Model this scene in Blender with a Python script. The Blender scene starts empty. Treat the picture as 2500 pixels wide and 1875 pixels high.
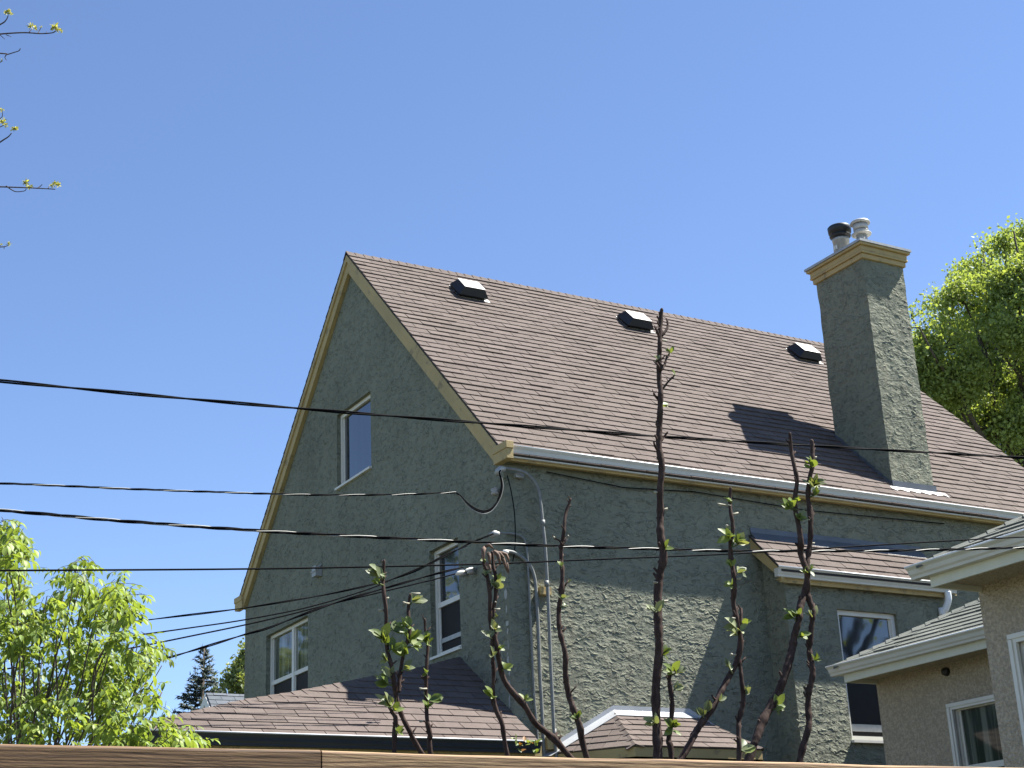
import bpy, bmesh, math, random
from mathutils import Vector, Matrix, noise

# ------------------------------------------------------------------ camera
F, CX, CY = 3805.0, 1250.0, 937.5            # focal length and centre in photograph pixels
def _n(v): return Vector(v).normalized()
AX = _n((6847, 1071, F))
AY = Vector((-2350, 1502, F)).normalized(); AY = (AY - AX*AX.dot(AY)).normalized()
AZ = AX.cross(AY)
if AZ.y > 0: AZ = -AZ
ROT = Matrix((AX, AY, AZ))                   # camera (right, down, forward) -> world
def ray(px, py): return ROT @ Vector((px-CX, py-CY, F))
def at(px, py, ax, val):                     # point of the plane axis=val seen at a pixel
    r = ray(px, py); return r*(val/r[ax])
def deep(px, py, d):                         # point seen at a pixel at depth d
    return ray(px, py)*(d/F)

scene = bpy.context.scene
col = scene.collection
cam_d = bpy.data.cameras.new('camera'); cam = bpy.data.objects.new('camera', cam_d); col.objects.link(cam)
right, down, fwd = ROT.col[0], ROT.col[1], ROT.col[2]
m = Matrix((( right.x, -down.x, -fwd.x, 0), (right.y, -down.y, -fwd.y, 0), (right.z, -down.z, -fwd.z, 0), (0, 0, 0, 1)))
cam.matrix_world = m
cam_d.sensor_width = 36; cam_d.lens = F/2500*36; cam_d.clip_start = 0.05; cam_d.clip_end = 2000
scene.camera = cam

# ------------------------------------------------------------------ sky and sun
SUN = Vector((1, -0.228, 1.62)).normalized()
world = bpy.data.worlds.new("World"); scene.world = world; world.use_nodes = True
wn = world.node_tree.nodes; wn.clear()
wo = wn.new('ShaderNodeOutputWorld'); bg = wn.new('ShaderNodeBackground'); sky = wn.new('ShaderNodeTexSky')
sky.sky_type = 'NISHITA'; sky.sun_disc = False
sky.sun_elevation = math.asin(SUN.z); sky.sun_rotation = math.atan2(SUN.x, SUN.y)
sky.air_density = 0.8; sky.dust_density = 0.0; sky.ozone_density = 3.0; sky.altitude = 0
bg.inputs['Strength'].default_value = 0.07
wb = wn.new('ShaderNodeMix'); wb.data_type = 'RGBA'; wb.blend_type = 'MULTIPLY'; wb.inputs[0].default_value = 1.0
wb.inputs[7].default_value = (0.99, 0.985, 1.04, 1)      # white balance of the sky light
world.node_tree.links.new(sky.outputs[0], wb.inputs[6]); world.node_tree.links.new(wb.outputs[2], bg.inputs[0]); world.node_tree.links.new(bg.outputs[0], wo.inputs[0])
sl = bpy.data.lights.new('sun', 'SUN'); sl.energy = 5.0; sl.angle = math.radians(0.53); sl.color = (1.0, 0.975, 0.91)
so = bpy.data.objects.new('sun', sl); col.objects.link(so)
so.rotation_euler = (-SUN).to_track_quat('-Z', 'Y').to_euler(); so.location = (20, -10, 30)
vs = scene.view_settings; vs.view_transform = 'Standard'; vs.look = 'None'; vs.exposure = 1.6; vs.gamma = 1; vs.use_curve_mapping = False
scene.cycles.max_bounces = 8; scene.cycles.transparent_max_bounces = 12
GROUND = -1.6

# ------------------------------------------------------------------ object helpers
WL = {}
def link(o): col.objects.link(o); return o
def thing(name, label, cat, loc, group=None, kind=None):
    o = bpy.data.objects.new(name, None); o.empty_display_size = 0.2; link(o); o.location = loc
    WL[o.name] = Vector(loc); tagp(o, label, cat, group, kind); return o
def tagp(o, label=None, cat=None, group=None, kind=None):
    if label: o['label'] = label
    if cat: o['category'] = cat
    if group: o['group'] = group
    if kind: o['kind'] = kind
    return o
class MB:
    """collects vertices and faces; build() makes ONE mesh object of them"""
    def __init__(s): s.v = []; s.f = []; s.t = []; s.sm = []
    def face(s, pts, tint=0.5, smooth=False):
        i = len(s.v); s.v += [tuple(p) for p in pts]; s.f.append(tuple(range(i, i+len(pts)))); s.t.append(tint); s.sm.append(smooth)
    def mesh(s, vs, fs, tint=0.5, smooth=False):
        i = len(s.v); s.v += [tuple(p) for p in vs]
        for f in fs: s.f.append(tuple(i+k for k in f)); s.t.append(tint); s.sm.append(smooth)
    def box(s, a, b, tint=0.5):
        x0, y0, z0 = [min(p, q) for p, q in zip(a, b)]; x1, y1, z1 = [max(p, q) for p, q in zip(a, b)]
        v = [(x0,y0,z0),(x1,y0,z0),(x1,y1,z0),(x0,y1,z0),(x0,y0,z1),(x1,y0,z1),(x1,y1,z1),(x0,y1,z1)]
        s.mesh(v, [(0,3,2,1),(4,5,6,7),(0,1,5,4),(1,2,6,5),(2,3,7,6),(3,0,4,7)], tint)
    def prism(s, prof, d, tint=0.5):         # planar polygon prof (3-D points) extruded by d
        n = len(prof); a = [Vector(p) for p in prof]; b = [p+Vector(d) for p in a]
        s.mesh(a+b, [tuple(range(n-1, -1, -1)), tuple(range(n, 2*n))] + [(i, (i+1) % n, n+(i+1) % n, n+i) for i in range(n)], tint)
    def tube(s, pts, rad, seg=8, tint=0.5, cap=True, smooth=True):
        pts = [Vector(p) for p in pts]
        if not hasattr(rad, '__len__'): rad = [rad]*len(pts)
        vs = []; prev = None
        for i, p in enumerate(pts):
            t = (pts[min(i+1, len(pts)-1)] - pts[max(i-1, 0)])
            if t.length < 1e-9: t = Vector((0, 0, 1))
            t.normalize()
            if prev is None: a = t.orthogonal().normalized()
            else:
                a = prev - t*prev.dot(t)
                a = a.normalized() if a.length > 1e-6 else t.orthogonal().normalized()
            prev = a; b = t.cross(a)
            for k in range(seg):
                an = 2*math.pi*k/seg; vs.append(p + (a*math.cos(an)+b*math.sin(an))*rad[i])
        fs = [(i*seg+k, i*seg+(k+1) % seg, (i+1)*seg+(k+1) % seg, (i+1)*seg+k) for i in range(len(pts)-1) for k in range(seg)]
        if cap: fs += [tuple(range(seg-1, -1, -1)), tuple(range((len(pts)-1)*seg, len(pts)*seg))]
        s.mesh(vs, fs, tint, smooth)
    def lathe(s, c, prof, seg=24, tint=0.5): # prof: (radius, z)
        c = Vector(c); vs = []
        for r, z in prof:
            for k in range(seg):
                an = 2*math.pi*k/seg; vs.append(c+Vector((r*math.cos(an), r*math.sin(an), z)))
        n = len(prof)
        fs = [(i*seg+k, i*seg+(k+1) % seg, (i+1)*seg+(k+1) % seg, (i+1)*seg+k) for i in range(n-1) for k in range(seg)]
        fs += [tuple(range(seg-1, -1, -1)), tuple(range((n-1)*seg, n*seg))]
        s.mesh(vs, fs, tint, True)
    def build(s, name, mat, parent=None, bevel=0, **kw):
        org = WL[parent.name] if parent is not None else None
        if org is None: org = Vector(kw.pop('loc', (0, 0, 0)))
        me = bpy.data.meshes.new(name); me.from_pydata([tuple(Vector(p)-org) for p in s.v], [], s.f)
        me.polygons.foreach_set('use_smooth', s.sm)
        at_ = me.attributes.new('tint', 'FLOAT', 'FACE'); at_.data.foreach_set('value', s.t)
        me.materials.append(mat); me.update()
        o = bpy.data.objects.new(name, me); link(o)
        if parent is not None: o.parent = parent; WL[o.name] = org
        else: o.location = org; WL[o.name] = org
        if bevel:
            bv = o.modifiers.new('b', 'BEVEL'); bv.width = bevel; bv.segments = 2; bv.limit_method = 'ANGLE'
        if any(s.sm) and not all(s.sm): pass
        tagp(o, kw.get('label'), kw.get('cat'), kw.get('group'), kw.get('kind'))
        return o
def smooth_pts(P, n=6):                      # Catmull-Rom through the points
    P = [Vector(p) for p in P]; out = []
    for i in range(len(P)-1):
        a = P[max(i-1, 0)]; b = P[i]; c = P[i+1]; d = P[min(i+2, len(P)-1)]
        for k in range(n):
            t = k/n
            out.append(0.5*((2*b)+(c-a)*t+(2*a-5*b+4*c-d)*t*t+(3*b-a-3*c+d)*t**3))
    out.append(P[-1]); return out
def clip(poly, conv):                        # Sutherland-Hodgman: poly clipped by the convex ccw polygon conv
    out = poly
    for i in range(len(conv)):
        a = conv[i]; b = conv[(i+1) % len(conv)]; inp = out; out = []
        if not inp: return []
        side = lambda p: (b[0]-a[0])*(p[1]-a[1])-(b[1]-a[1])*(p[0]-a[0])
        for j in range(len(inp)):
            p = inp[j]; q = inp[(j+1) % len(inp)]; sp = side(p); sq = side(q)
            if sp >= 0: out.append(p)
            if (sp > 0 > sq) or (sp < 0 < sq):
                t = sp/(sp-sq); out.append((p[0]+(q[0]-p[0])*t, p[1]+(q[1]-p[1])*t))
    return out

# ------------------------------------------------------------------ materials
def mat(name):
    m = bpy.data.materials.new(name); m.use_nodes = True; nt = m.node_tree
    return m, nt, nt.nodes['Principled BSDF']
def N(nt, t, **kw):
    n = nt.nodes.new(t)
    for k, v in kw.items():
        if k in n.inputs: n.inputs[k].default_value = v
        else: setattr(n, k, v)
    return n
def coords(nt, scale=(1, 1, 1), loc=(0, 0, 0), rot=(0, 0, 0)):
    tc = N(nt, 'ShaderNodeTexCoord'); mp = N(nt, 'ShaderNodeMapping')
    mp.inputs['Scale'].default_value = scale; mp.inputs['Location'].default_value = loc; mp.inputs['Rotation'].default_value = rot
    nt.links.new(tc.outputs['Object'], mp.inputs[0]); return mp.outputs[0]
def ntex(nt, vec, scale, detail=2, rough=0.5, dist=0):
    n = N(nt, 'ShaderNodeTexNoise'); n.inputs['Scale'].default_value = scale; n.inputs['Detail'].default_value = detail
    n.inputs['Roughness'].default_value = rough; n.inputs['Distortion'].default_value = dist
    nt.links.new(vec, n.inputs['Vector']); return n.outputs['Fac']
def ramp(nt, fac, stops, interp='LINEAR'):
    r = N(nt, 'ShaderNodeValToRGB'); r.color_ramp.interpolation = interp
    while len(r.color_ramp.elements) < len(stops): r.color_ramp.elements.new(0.5)
    for e, (p, c) in zip(r.color_ramp.elements, stops):
        e.position = p; e.color = (c, c, c, 1) if not hasattr(c, '__len__') else (*c, 1)
    nt.links.new(fac, r.inputs[0]); return r.outputs[0]
def mth(nt, op, a, b=None, c=None):
    n = N(nt, 'ShaderNodeMath'); n.operation = op
    for i, v in enumerate((a, b, c)):
        if v is None: continue
        if isinstance(v, (int, float)): n.inputs[i].default_value = v
        else: nt.links.new(v, n.inputs[i])
    return n.outputs[0]
def mixc(nt, fac, a, b, mode='MIX'):
    n = N(nt, 'ShaderNodeMix'); n.data_type = 'RGBA'; n.blend_type = mode
    for s, v in ((0, fac), (6, a), (7, b)):
        if isinstance(v, (int, float)): n.inputs[s].default_value = v
        elif isinstance(v, tuple): n.inputs[s].default_value = (*v, 1)
        else: nt.links.new(v, n.inputs[s])
    return n.outputs[2]
def bump(nt, bsdf, h, dist, strength=1.0):
    b = N(nt, 'ShaderNodeBump'); b.inputs['Distance'].default_value = dist; b.inputs['Strength'].default_value = strength
    nt.links.new(h, b.inputs['Height']); nt.links.new(b.outputs[0], bsdf.inputs['Normal'])
def plain(name, c, rough=0.6, metal=0, var=0.12, scale=6, bmp=0.0, spec=0.5):
    m, nt, b = mat(name); v = coords(nt)
    f = ramp(nt, ntex(nt, v, scale, 5, 0.6), [(0.3, 0.0), (0.7, 1.0)])
    lo = tuple(x*(1-var) for x in c); hi = tuple(min(1, x*(1+var)) for x in c)
    nt.links.new(mixc(nt, f, lo, hi), b.inputs['Base Color'])
    b.inputs['Roughness'].default_value = rough; b.inputs['Metallic'].default_value = metal; b.inputs['Specular IOR Level'].default_value = spec
    if bmp: bump(nt, b, ntex(nt, v, scale*12, 3, 0.6), bmp)
    return m

def stucco_mat(name, c, relief=1.0, streak=True):
    m, nt, b = mat(name)
    # trowelled ledges: each stroke leans outwards towards its lower edge, then drops over a short undercut lip
    tc = N(nt, 'ShaderNodeTexCoord'); sp = N(nt, 'ShaderNodeSeparateXYZ'); nt.links.new(tc.outputs['Object'], sp.inputs[0])
    n1 = ntex(nt, coords(nt, (1, 1, 1.3)), 4.0, 2, 0.5, 0.4)
    n2 = ntex(nt, coords(nt, (1, 1, 1.6)), 13.0, 3, 0.55, 0.6)
    def saw(freq, k1, k2, off):
        t = mth(nt, 'ADD', mth(nt, 'MULTIPLY', sp.outputs['Z'], freq), mth(nt, 'ADD', mth(nt, 'MULTIPLY', n1, k1), mth(nt, 'ADD', mth(nt, 'MULTIPLY', n2, k2), off)))
        return ramp(nt, mth(nt, 'FRACT', t), [(0.0, 0.0), (0.07, 1.0), (0.30, 0.42), (1.0, 0.0)])
    m1 = ramp(nt, ntex(nt, coords(nt, (1, 1, 1.8), (3, 7, 1)), 7.5, 2, 0.5), [(0.40, 0.0), (0.56, 1.0)])
    m2 = ramp(nt, ntex(nt, coords(nt, (1, 1, 1.8), (8, 2, 5)), 6.0, 2, 0.5), [(0.40, 1.0), (0.58, 0.0)])
    fine = ntex(nt, coords(nt), 60, 4, 0.65)
    mid = ntex(nt, coords(nt, (1, 1, 1.4)), 15, 4, 0.6, 0.5)
    h = mth(nt, 'ADD', mth(nt, 'MULTIPLY', saw(6.5, 5.0, 1.9, 0.0), mth(nt, 'MULTIPLY', m1, 0.45)), mth(nt, 'ADD', mth(nt, 'MULTIPLY', saw(5.0, -6.0, 2.3, 0.4), mth(nt, 'MULTIPLY', m2, 0.35)), mth(nt, 'ADD', mth(nt, 'MULTIPLY', fine, 0.07), mth(nt, 'MULTIPLY', mid, 0.17))))
    bump(nt, b, h, 0.028*relief)
    big = ramp(nt, ntex(nt, coords(nt), 0.9, 4, 0.6), [(0.3, 0.0), (0.7, 1.0)])
    c1 = mixc(nt, big, tuple(x*0.86 for x in c), tuple(x*1.12 for x in c))
    blot = ramp(nt, ntex(nt, coords(nt, (1, 1, 1.5)), 6.5, 5, 0.7), [(0.46, 0.0), (0.66, 1.0)])
    c2 = mixc(nt, mth(nt, 'MULTIPLY', blot, 0.14), c1, (c[0]*1.28, c[1]*1.2, c[2]*1.15))
    if streak:
        st = ramp(nt, ntex(nt, coords(nt, (9, 9, 0.55)), 1.0, 4, 0.6), [(0.5, 0.0), (0.75, 1.0)])
        c2 = mixc(nt, mth(nt, 'MULTIPLY', st, 0.28), c2, (c[0]*0.95, c[1]*0.8, c[2]*0.72))
    nt.links.new(c2, b.inputs['Base Color']); b.inputs['Roughness'].default_value = 0.92; b.inputs['Specular IOR Level'].default_value = 0.25
    return m
def dash_mat(name, c):                        # pebble-dash stucco of the neighbour
    m, nt, b = mat(name); v = coords(nt)
    vo = N(nt, 'ShaderNodeTexVoronoi'); vo.inputs['Scale'].default_value = 55; nt.links.new(v, vo.inputs['Vector'])
    h = mth(nt, 'ADD', mth(nt, 'MULTIPLY', vo.outputs['Distance'], -1.0), mth(nt, 'MULTIPLY', ntex(nt, v, 30, 4, 0.7), 1.2))
    bump(nt, b, h, 0.012)
    sp = ramp(nt, ntex(nt, v, 38, 3, 0.7), [(0.42, 0.0), (0.62, 1.0)])
    big = ramp(nt, ntex(nt, v, 1.3, 4, 0.6), [(0.3, 0.0), (0.7, 1.0)])
    c1 = mixc(nt, sp, tuple(x*0.76 for x in c), tuple(x*1.13 for x in c))
    c2 = mixc(nt, mth(nt, 'MULTIPLY', big, 0.35), c1, tuple(x*0.8 for x in c))
    nt.links.new(c2, b.inputs['Base Color']); b.inputs['Roughness'].default_value = 0.95; b.inputs['Specular IOR Level'].default_value = 0.2
    return m
def shingle_mat(name, c, c2, c3):
    m, nt, b = mat(name); v = coords(nt)
    tn = N(nt, 'ShaderNodeAttribute'); tn.attribute_name = 'tint'
    k = ramp(nt, tn.outputs['Fac'], [(0.0, c2), (0.5, c), (1.0, c3)])
    g = ramp(nt, ntex(nt, v, 160, 2, 0.8), [(0.35, 0.0), (0.65, 1.0)])
    k = mixc(nt, mth(nt, 'MULTIPLY', g, 0.5), k, tuple(x*0.55 for x in c))
    g2 = ramp(nt, ntex(nt, v, 9, 5, 0.75), [(0.35, 0.0), (0.7, 1.0)])
    k = mixc(nt, mth(nt, 'MULTIPLY', g2, 0.30), k, tuple(x*1.35 for x in c3))
    g3 = ramp(nt, ntex(nt, v, 0.7, 3, 0.6), [(0.35, 0.0), (0.7, 1.0)])
    k = mixc(nt, mth(nt, 'MULTIPLY', g3, 0.22), k, (c[0]*0.95, c[1]*1.02, c[2]*0.9))
    nt.links.new(k, b.inputs['Base Color']); b.inputs['Roughness'].default_value = 0.95; b.inputs['Specular IOR Level'].default_value = 0.2
    bump(nt, b, ntex(nt, v, 220, 2, 0.8), 0.0025)
    return m
def paint_wood(name, c):                      # mustard trim, worn in patches
    m, nt, b = mat(name); v = coords(nt)
    w = ramp(nt, ntex(nt, v, 5, 6, 0.75), [(0.55, 0.0), (0.64, 1.0)])
    var = ramp(nt, ntex(nt, v, 2.2, 4, 0.6), [(0.3, 0.0), (0.7, 1.0)])
    c1 = mixc(nt, var, tuple(x*0.88 for x in c), tuple(x*1.08 for x in c))
    nt.links.new(mixc(nt, mth(nt, 'MULTIPLY', w, 0.55), c1, (0.10, 0.085, 0.06)), b.inputs['Base Color'])
    b.inputs['Roughness'].default_value = 0.7; bump(nt, b, ntex(nt, v, 60, 3, 0.7), 0.002)
    return m
def leaf_mat(name, c, trans=0.45, var=0.25):
    m = bpy.data.materials.new(name); m.use_nodes = True; nt = m.node_tree; nt.nodes.clear()
    out = N(nt, 'ShaderNodeOutputMaterial'); d = N(nt, 'ShaderNodeBsdfPrincipled'); tr = N(nt, 'ShaderNodeBsdfTranslucent'); mx = N(nt, 'ShaderNodeMixShader')
    tn = N(nt, 'ShaderNodeAttribute'); tn.attribute_name = 'tint'
    k = ramp(nt, tn.outputs['Fac'], [(0.0, tuple(x*(1-var*1.6) for x in c)), (0.5, c), (1.0, (min(1, c[0]*(1+var*1.5)), min(1, c[1]*(1+var)), c[2]*(1+var*0.6)))])
    nt.links.new(k, d.inputs['Base Color']); d.inputs['Roughness'].default_value = 0.5; d.inputs['Specular IOR Level'].default_value = 0.35
    nt.links.new(mixc(nt, 1.0, k, (1.25, 1.15, 0.45), 'MULTIPLY'), tr.inputs['Color'])
    mx.inputs[0].default_value = trans
    nt.links.new(d.outputs[0], mx.inputs[1]); nt.links.new(tr.outputs[0], mx.inputs[2]); nt.links.new(mx.outputs[0], out.inputs[0])
    return m
def bark_mat(name, c, c2, scale=1.0):
    m, nt, b = mat(name); v = coords(nt, (1, 1, 0.35))
    f = ramp(nt, ntex(nt, v, 40*scale, 5, 0.7), [(0.35, 0.0), (0.7, 1.0)])
    nt.links.new(mixc(nt, f, c, c2), b.inputs['Base Color']); b.inputs['Roughness'].default_value = 0.85; b.inputs['Specular IOR Level'].default_value = 0.12
    bump(nt, b, ntex(nt, v, 70*scale, 4, 0.7), 0.003/scale); return m
def glass_mat(name, tint, rough=0.03, ior=1.9, folds=None):
    m, nt, b = mat(name); v = coords(nt)
    f = ramp(nt, ntex(nt, v, 1.5, 3, 0.6), [(0.3, 0.0), (0.7, 1.0)])
    k = mixc(nt, f, tuple(x*0.7 for x in tint), tint)
    if folds:                                 # curtain folds seen just behind the pane
        g_ = ramp(nt, ntex(nt, coords(nt, (9, 9, 0.35)), 2.2, 3, 0.6), [(0.42, 0.0), (0.62, 1.0)]); k = mixc(nt, g_, k, folds)
    nt.links.new(k, b.inputs['Base Color'])
    b.inputs['Roughness'].default_value = rough; b.inputs['IOR'].default_value = ior; b.inputs['Coat Weight'].default_value = 0.3
    bump(nt, b, ntex(nt, v, 1.2, 2, 0.5), 0.004); return m
def wood_mat(name):
    m, nt, b = mat(name)
    v = coords(nt, (1.2, 14, 14))
    g = ntex(nt, v, 6.0, 4, 0.65, 0.4)
    w = N(nt, 'ShaderNodeTexWave'); w.wave_type = 'BANDS'; w.bands_direction = 'Z'
    w.inputs['Scale'].default_value = 5.0; w.inputs['Distortion'].default_value = 7.0; w.inputs['Detail'].default_value = 3; w.inputs['Detail Scale'].default_value = 1.2
    nt.links.new(coords(nt, (0.5, 6, 9)), w.inputs['Vector'])
    tn = N(nt, 'ShaderNodeAttribute'); tn.attribute_name = 'tint'
    k = ramp(nt, mth(nt, 'ADD', mth(nt, 'MULTIPLY', w.outputs['Fac'], 0.55), mth(nt, 'MULTIPLY', g, 0.5)), [(0.2, (0.10, 0.052, 0.024)), (0.5, (0.27, 0.165, 0.085)), (0.8, (0.38, 0.255, 0.14))])
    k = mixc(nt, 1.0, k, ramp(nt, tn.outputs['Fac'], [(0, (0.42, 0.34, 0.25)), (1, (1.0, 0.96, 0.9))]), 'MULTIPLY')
    bl = ramp(nt, ntex(nt, coords(nt), 3.2, 3, 0.6), [(0.55, 0.0), (0.72, 1.0)])
    k = mixc(nt, mth(nt, 'MULTIPLY', bl, 0.4), k, (0.12, 0.075, 0.04))
    nt.links.new(k, b.inputs['Base Color']); b.inputs['Roughness'].default_value = 0.75
    bump(nt, b, g, 0.0015); return m

M = {}
M['stucco'] = stucco_mat('green_stucco', (0.192, 0.198, 0.146))
M['dash'] = dash_mat('beige_dash', (0.47, 0.39, 0.285))
M['shingle'] = shingle_mat('brown_shingle', (0.114, 0.0895, 0.079), (0.086, 0.067, 0.059), (0.150, 0.120, 0.106))
M['gshingle'] = shingle_mat('grey_shingle', (0.125, 0.13, 0.115), (0.10, 0.105, 0.092), (0.17, 0.175, 0.155))
M['fshingle'] = shingle_mat('slate_shingle', (0.10, 0.11, 0.125), (0.08, 0.09, 0.10), (0.14, 0.15, 0.17))
M['deck'] = plain('roof_underlay', (0.03, 0.026, 0.025), 0.95)
M['mustard'] = paint_wood('mustard_paint', (0.42, 0.31, 0.13))
M['gutter'] = plain('painted_gutter', (0.56, 0.535, 0.46), 0.4, var=0.06)
M['rim'] = plain('gutter_lip', (0.80, 0.80, 0.78), 0.35, var=0.04)
M['navy'] = plain('navy_gutter', (0.022, 0.026, 0.034), 0.4)
M['navyrim'] = plain('navy_gutter_lip', (0.42, 0.43, 0.45), 0.35)
M['white'] = plain('white_vinyl', (0.66, 0.63, 0.55), 0.45, var=0.05)
M['cream'] = plain('cream_trim', (0.60, 0.58, 0.46), 0.6, var=0.07)
M['glass'] = glass_mat('window_glass', (0.02, 0.025, 0.03), folds=(0.028, 0.032, 0.036))
M['glass_dark'] = plain('insect_screen', (0.020, 0.019, 0.018), 0.6, spec=0.12)
M['glass_curtain'] = glass_mat('curtained_glass', (0.04, 0.05, 0.035), 0.04, 1.7, (0.16, 0.17, 0.13))
M['galv'] = plain('galvanised_metal', (0.36, 0.36, 0.34), 0.5, 0.3, 0.15, 14)
M['flash'] = plain('flashing_metal', (0.40, 0.41, 0.42), 0.38, 0.25, 0.08, 5)
M['darkflash'] = plain('dark_flashing', (0.10, 0.11, 0.125), 0.5, 0.3, 0.15, 5)
M['pipe'] = plain('conduit_metal', (0.165, 0.17, 0.16), 0.6, 0.0, 0.2, 20)
M['ventm'] = plain('vent_housing', (0.012, 0.012, 0.013), 0.6)
M['venttop'] = plain('vent_lid', (0.42, 0.41, 0.39), 0.5, 0.2, 0.1, 12)
M['sealant'] = plain('white_sealant', (0.6, 0.6, 0.57), 0.7)
M['black'] = plain('black_cable', (0.004, 0.004, 0.005), 0.8, spec=0.06)
M['alu'] = plain('aluminium_wire', (0.26, 0.255, 0.23), 0.5, 0.2, 0.15)
M['blackmetal'] = plain('black_metal', (0.014, 0.014, 0.015), 0.5)
M['ceramic'] = plain('insulator_ceramic', (0.30, 0.28, 0.25), 0.3)
M['wood'] = wood_mat('treated_pine')
M['bark'] = bark_mat('red_brown_bark', (0.028, 0.016, 0.013), (0.080, 0.054, 0.044), 2.0)
M['trunk'] = bark_mat('grey_bark', (0.05, 0.042, 0.035), (0.13, 0.11, 0.09), 0.5)
M['twig'] = bark_mat('twig_bark', (0.045, 0.035, 0.035), (0.12, 0.10, 0.09), 2.0)
M['bud'] = plain('downy_bud', (0.30, 0.28, 0.21), 0.8, var=0.3, scale=60)
M['leaf_young'] = leaf_mat('young_leaf', (0.15, 0.205, 0.055), 0.38)
M['leaf_silver'] = leaf_mat('downy_leaf', (0.19, 0.225, 0.115), 0.3)
M['leaf_lime'] = leaf_mat('lime_leaf', (0.21, 0.30, 0.075), 0.45, 0.32)
M['leaf_right'] = leaf_mat('maple_leaf', (0.26, 0.345, 0.12), 0.5)
M['leaf_pale'] = leaf_mat('pale_leaf', (0.18, 0.23, 0.09), 0.4)
M['tuft'] = leaf_mat('tuft_leaf', (0.36, 0.38, 0.11), 0.45)
M['needle'] = leaf_mat('spruce_needle', (0.035, 0.055, 0.040), 0.1)
M['dead'] = plain('withered_leaf', (0.12, 0.07, 0.045), 0.8, var=0.4, scale=80)
M['reddish'] = leaf_mat('reddish_leaf', (0.30, 0.14, 0.04), 0.4)
M['bare'] = plain('bare_render', (0.34, 0.35, 0.31), 0.9, scale=30)
M['grass'] = plain('grass', (0.055, 0.060, 0.030), 0.9, var=0.4, scale=3)
M['soil'] = plain('gravel_path', (0.16, 0.15, 0.13), 0.95, var=0.3, scale=20, bmp=0.01)

# ------------------------------------------------------------------ ground
g = MB(); g.face([(-400, -400, GROUND), (400, -400, GROUND), (400, 500, GROUND), (-400, 500, GROUND)])
g.build('ground', M['grass'], kind='structure')
g = MB(); g.face([(-30, 4.2, GROUND+0.004), (8.5, 4.2, GROUND+0.004), (8.5, 7.4, GROUND+0.004), (-30, 7.4, GROUND+0.004)])
g.build('path', M['soil'], kind='structure')

# ------------------------------------------------------------------ builders
rnd = random.Random(7)
def shingles(mb, O, U, V, pieces, tab=0.305, e=0.143, rs=None, hmin=0.010, hmax=0.0195, start=0.0):
    """3-tab shingles on the plane O+u*U+v*V, clipped to convex (u,v) pieces; every tab is a slab with its own butt"""
    rs = rs or rnd; O = Vector(O); U = Vector(U).normalized(); V = Vector(V).normalized(); Nn = U.cross(V).normalized()
    us = [p[0] for pc in pieces for p in pc]; vv = [p[1] for pc in pieces for p in pc]
    u0, u1, v0, v1 = min(us), max(us), min(vv), max(vv)
    nrow = int((v1-v0)/e)+2
    for r in range(nrow):
        vb = v0+start+r*e; off = (r % 2)*tab*0.5+rs.uniform(-0.012, 0.012)
        u = u0-tab+off; rowh = rs.uniform(-0.001, 0.001); rowt = rs.uniform(-.06, .06); wob = rs.uniform(0, 6.28)
        seg = 0.0; hh = 0.008
        while u < u1:
            w = tab
            if rs.random() < 0.7: hh = rs.uniform(hmin, hmax)
            h = hh+rowh+rs.uniform(-0.001, 0.001); t = min(1, max(0, 0.5+rowt+rs.gauss(0, 0.17)))
            dv = 0.003*math.sin(u*1.3+wob)+rs.uniform(-0.0015, 0.0015)
            quad = [(u+0.004, vb+dv), (u+w-0.004, vb+dv), (u+w-0.004, vb+e+0.012), (u+0.004, vb+e+0.012)]
            for pc in pieces:
                q = clip(quad, pc)
                if len(q) < 3: continue
                top = [O+U*a+V*b+Nn*(0.0035+h*(1-max(0, (b-vb))/(e+0.012))) for a, b in q]
                bot = [O+U*a+V*b-Nn*0.001 for a, b in q]
                n = len(q)
                mb.mesh(top+bot, [tuple(range(n))]+[(i, n+i, n+(i+1) % n, (i+1) % n) for i in range(n)], t)
            u += w
def caps(mb, P, Q, w, n1, n2, e=0.143, lift=0.012):
    """cap shingles folded over a ridge or hip from P (low or near end) to Q; n1, n2: directions down each side"""
    P = Vector(P); Q = Vector(Q); d = (Q-P); L = d.length; d.normalize(); n1 = Vector(n1).normalized(); n2 = Vector(n2).normalized()
    up = -(n1+n2).normalized(); k = int(L/e)+1
    for i in range(k):
        a = P+d*(i*e); b = P+d*min((i+1)*e+0.02, L); t = min(1, max(0, rnd.gauss(0.5, 0.15))); j = rnd.uniform(0, 0.004)
        A = [a+n1*w+up*(lift+j)*0.6, a+up*(lift+j+0.006), a+n2*w+up*(lift+j)*0.6]; B = [b+n1*w+up*0.002, b+up*0.008, b+n2*w+up*0.002]
        A2 = [p-up*0.016 for p in A]
        mb.mesh(A+B+A2, [(0, 1, 4, 3), (1, 2, 5, 4), (6, 7, 1, 0), (7, 8, 2, 1), (0, 3, 6), (2, 8, 5)], t)
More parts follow.
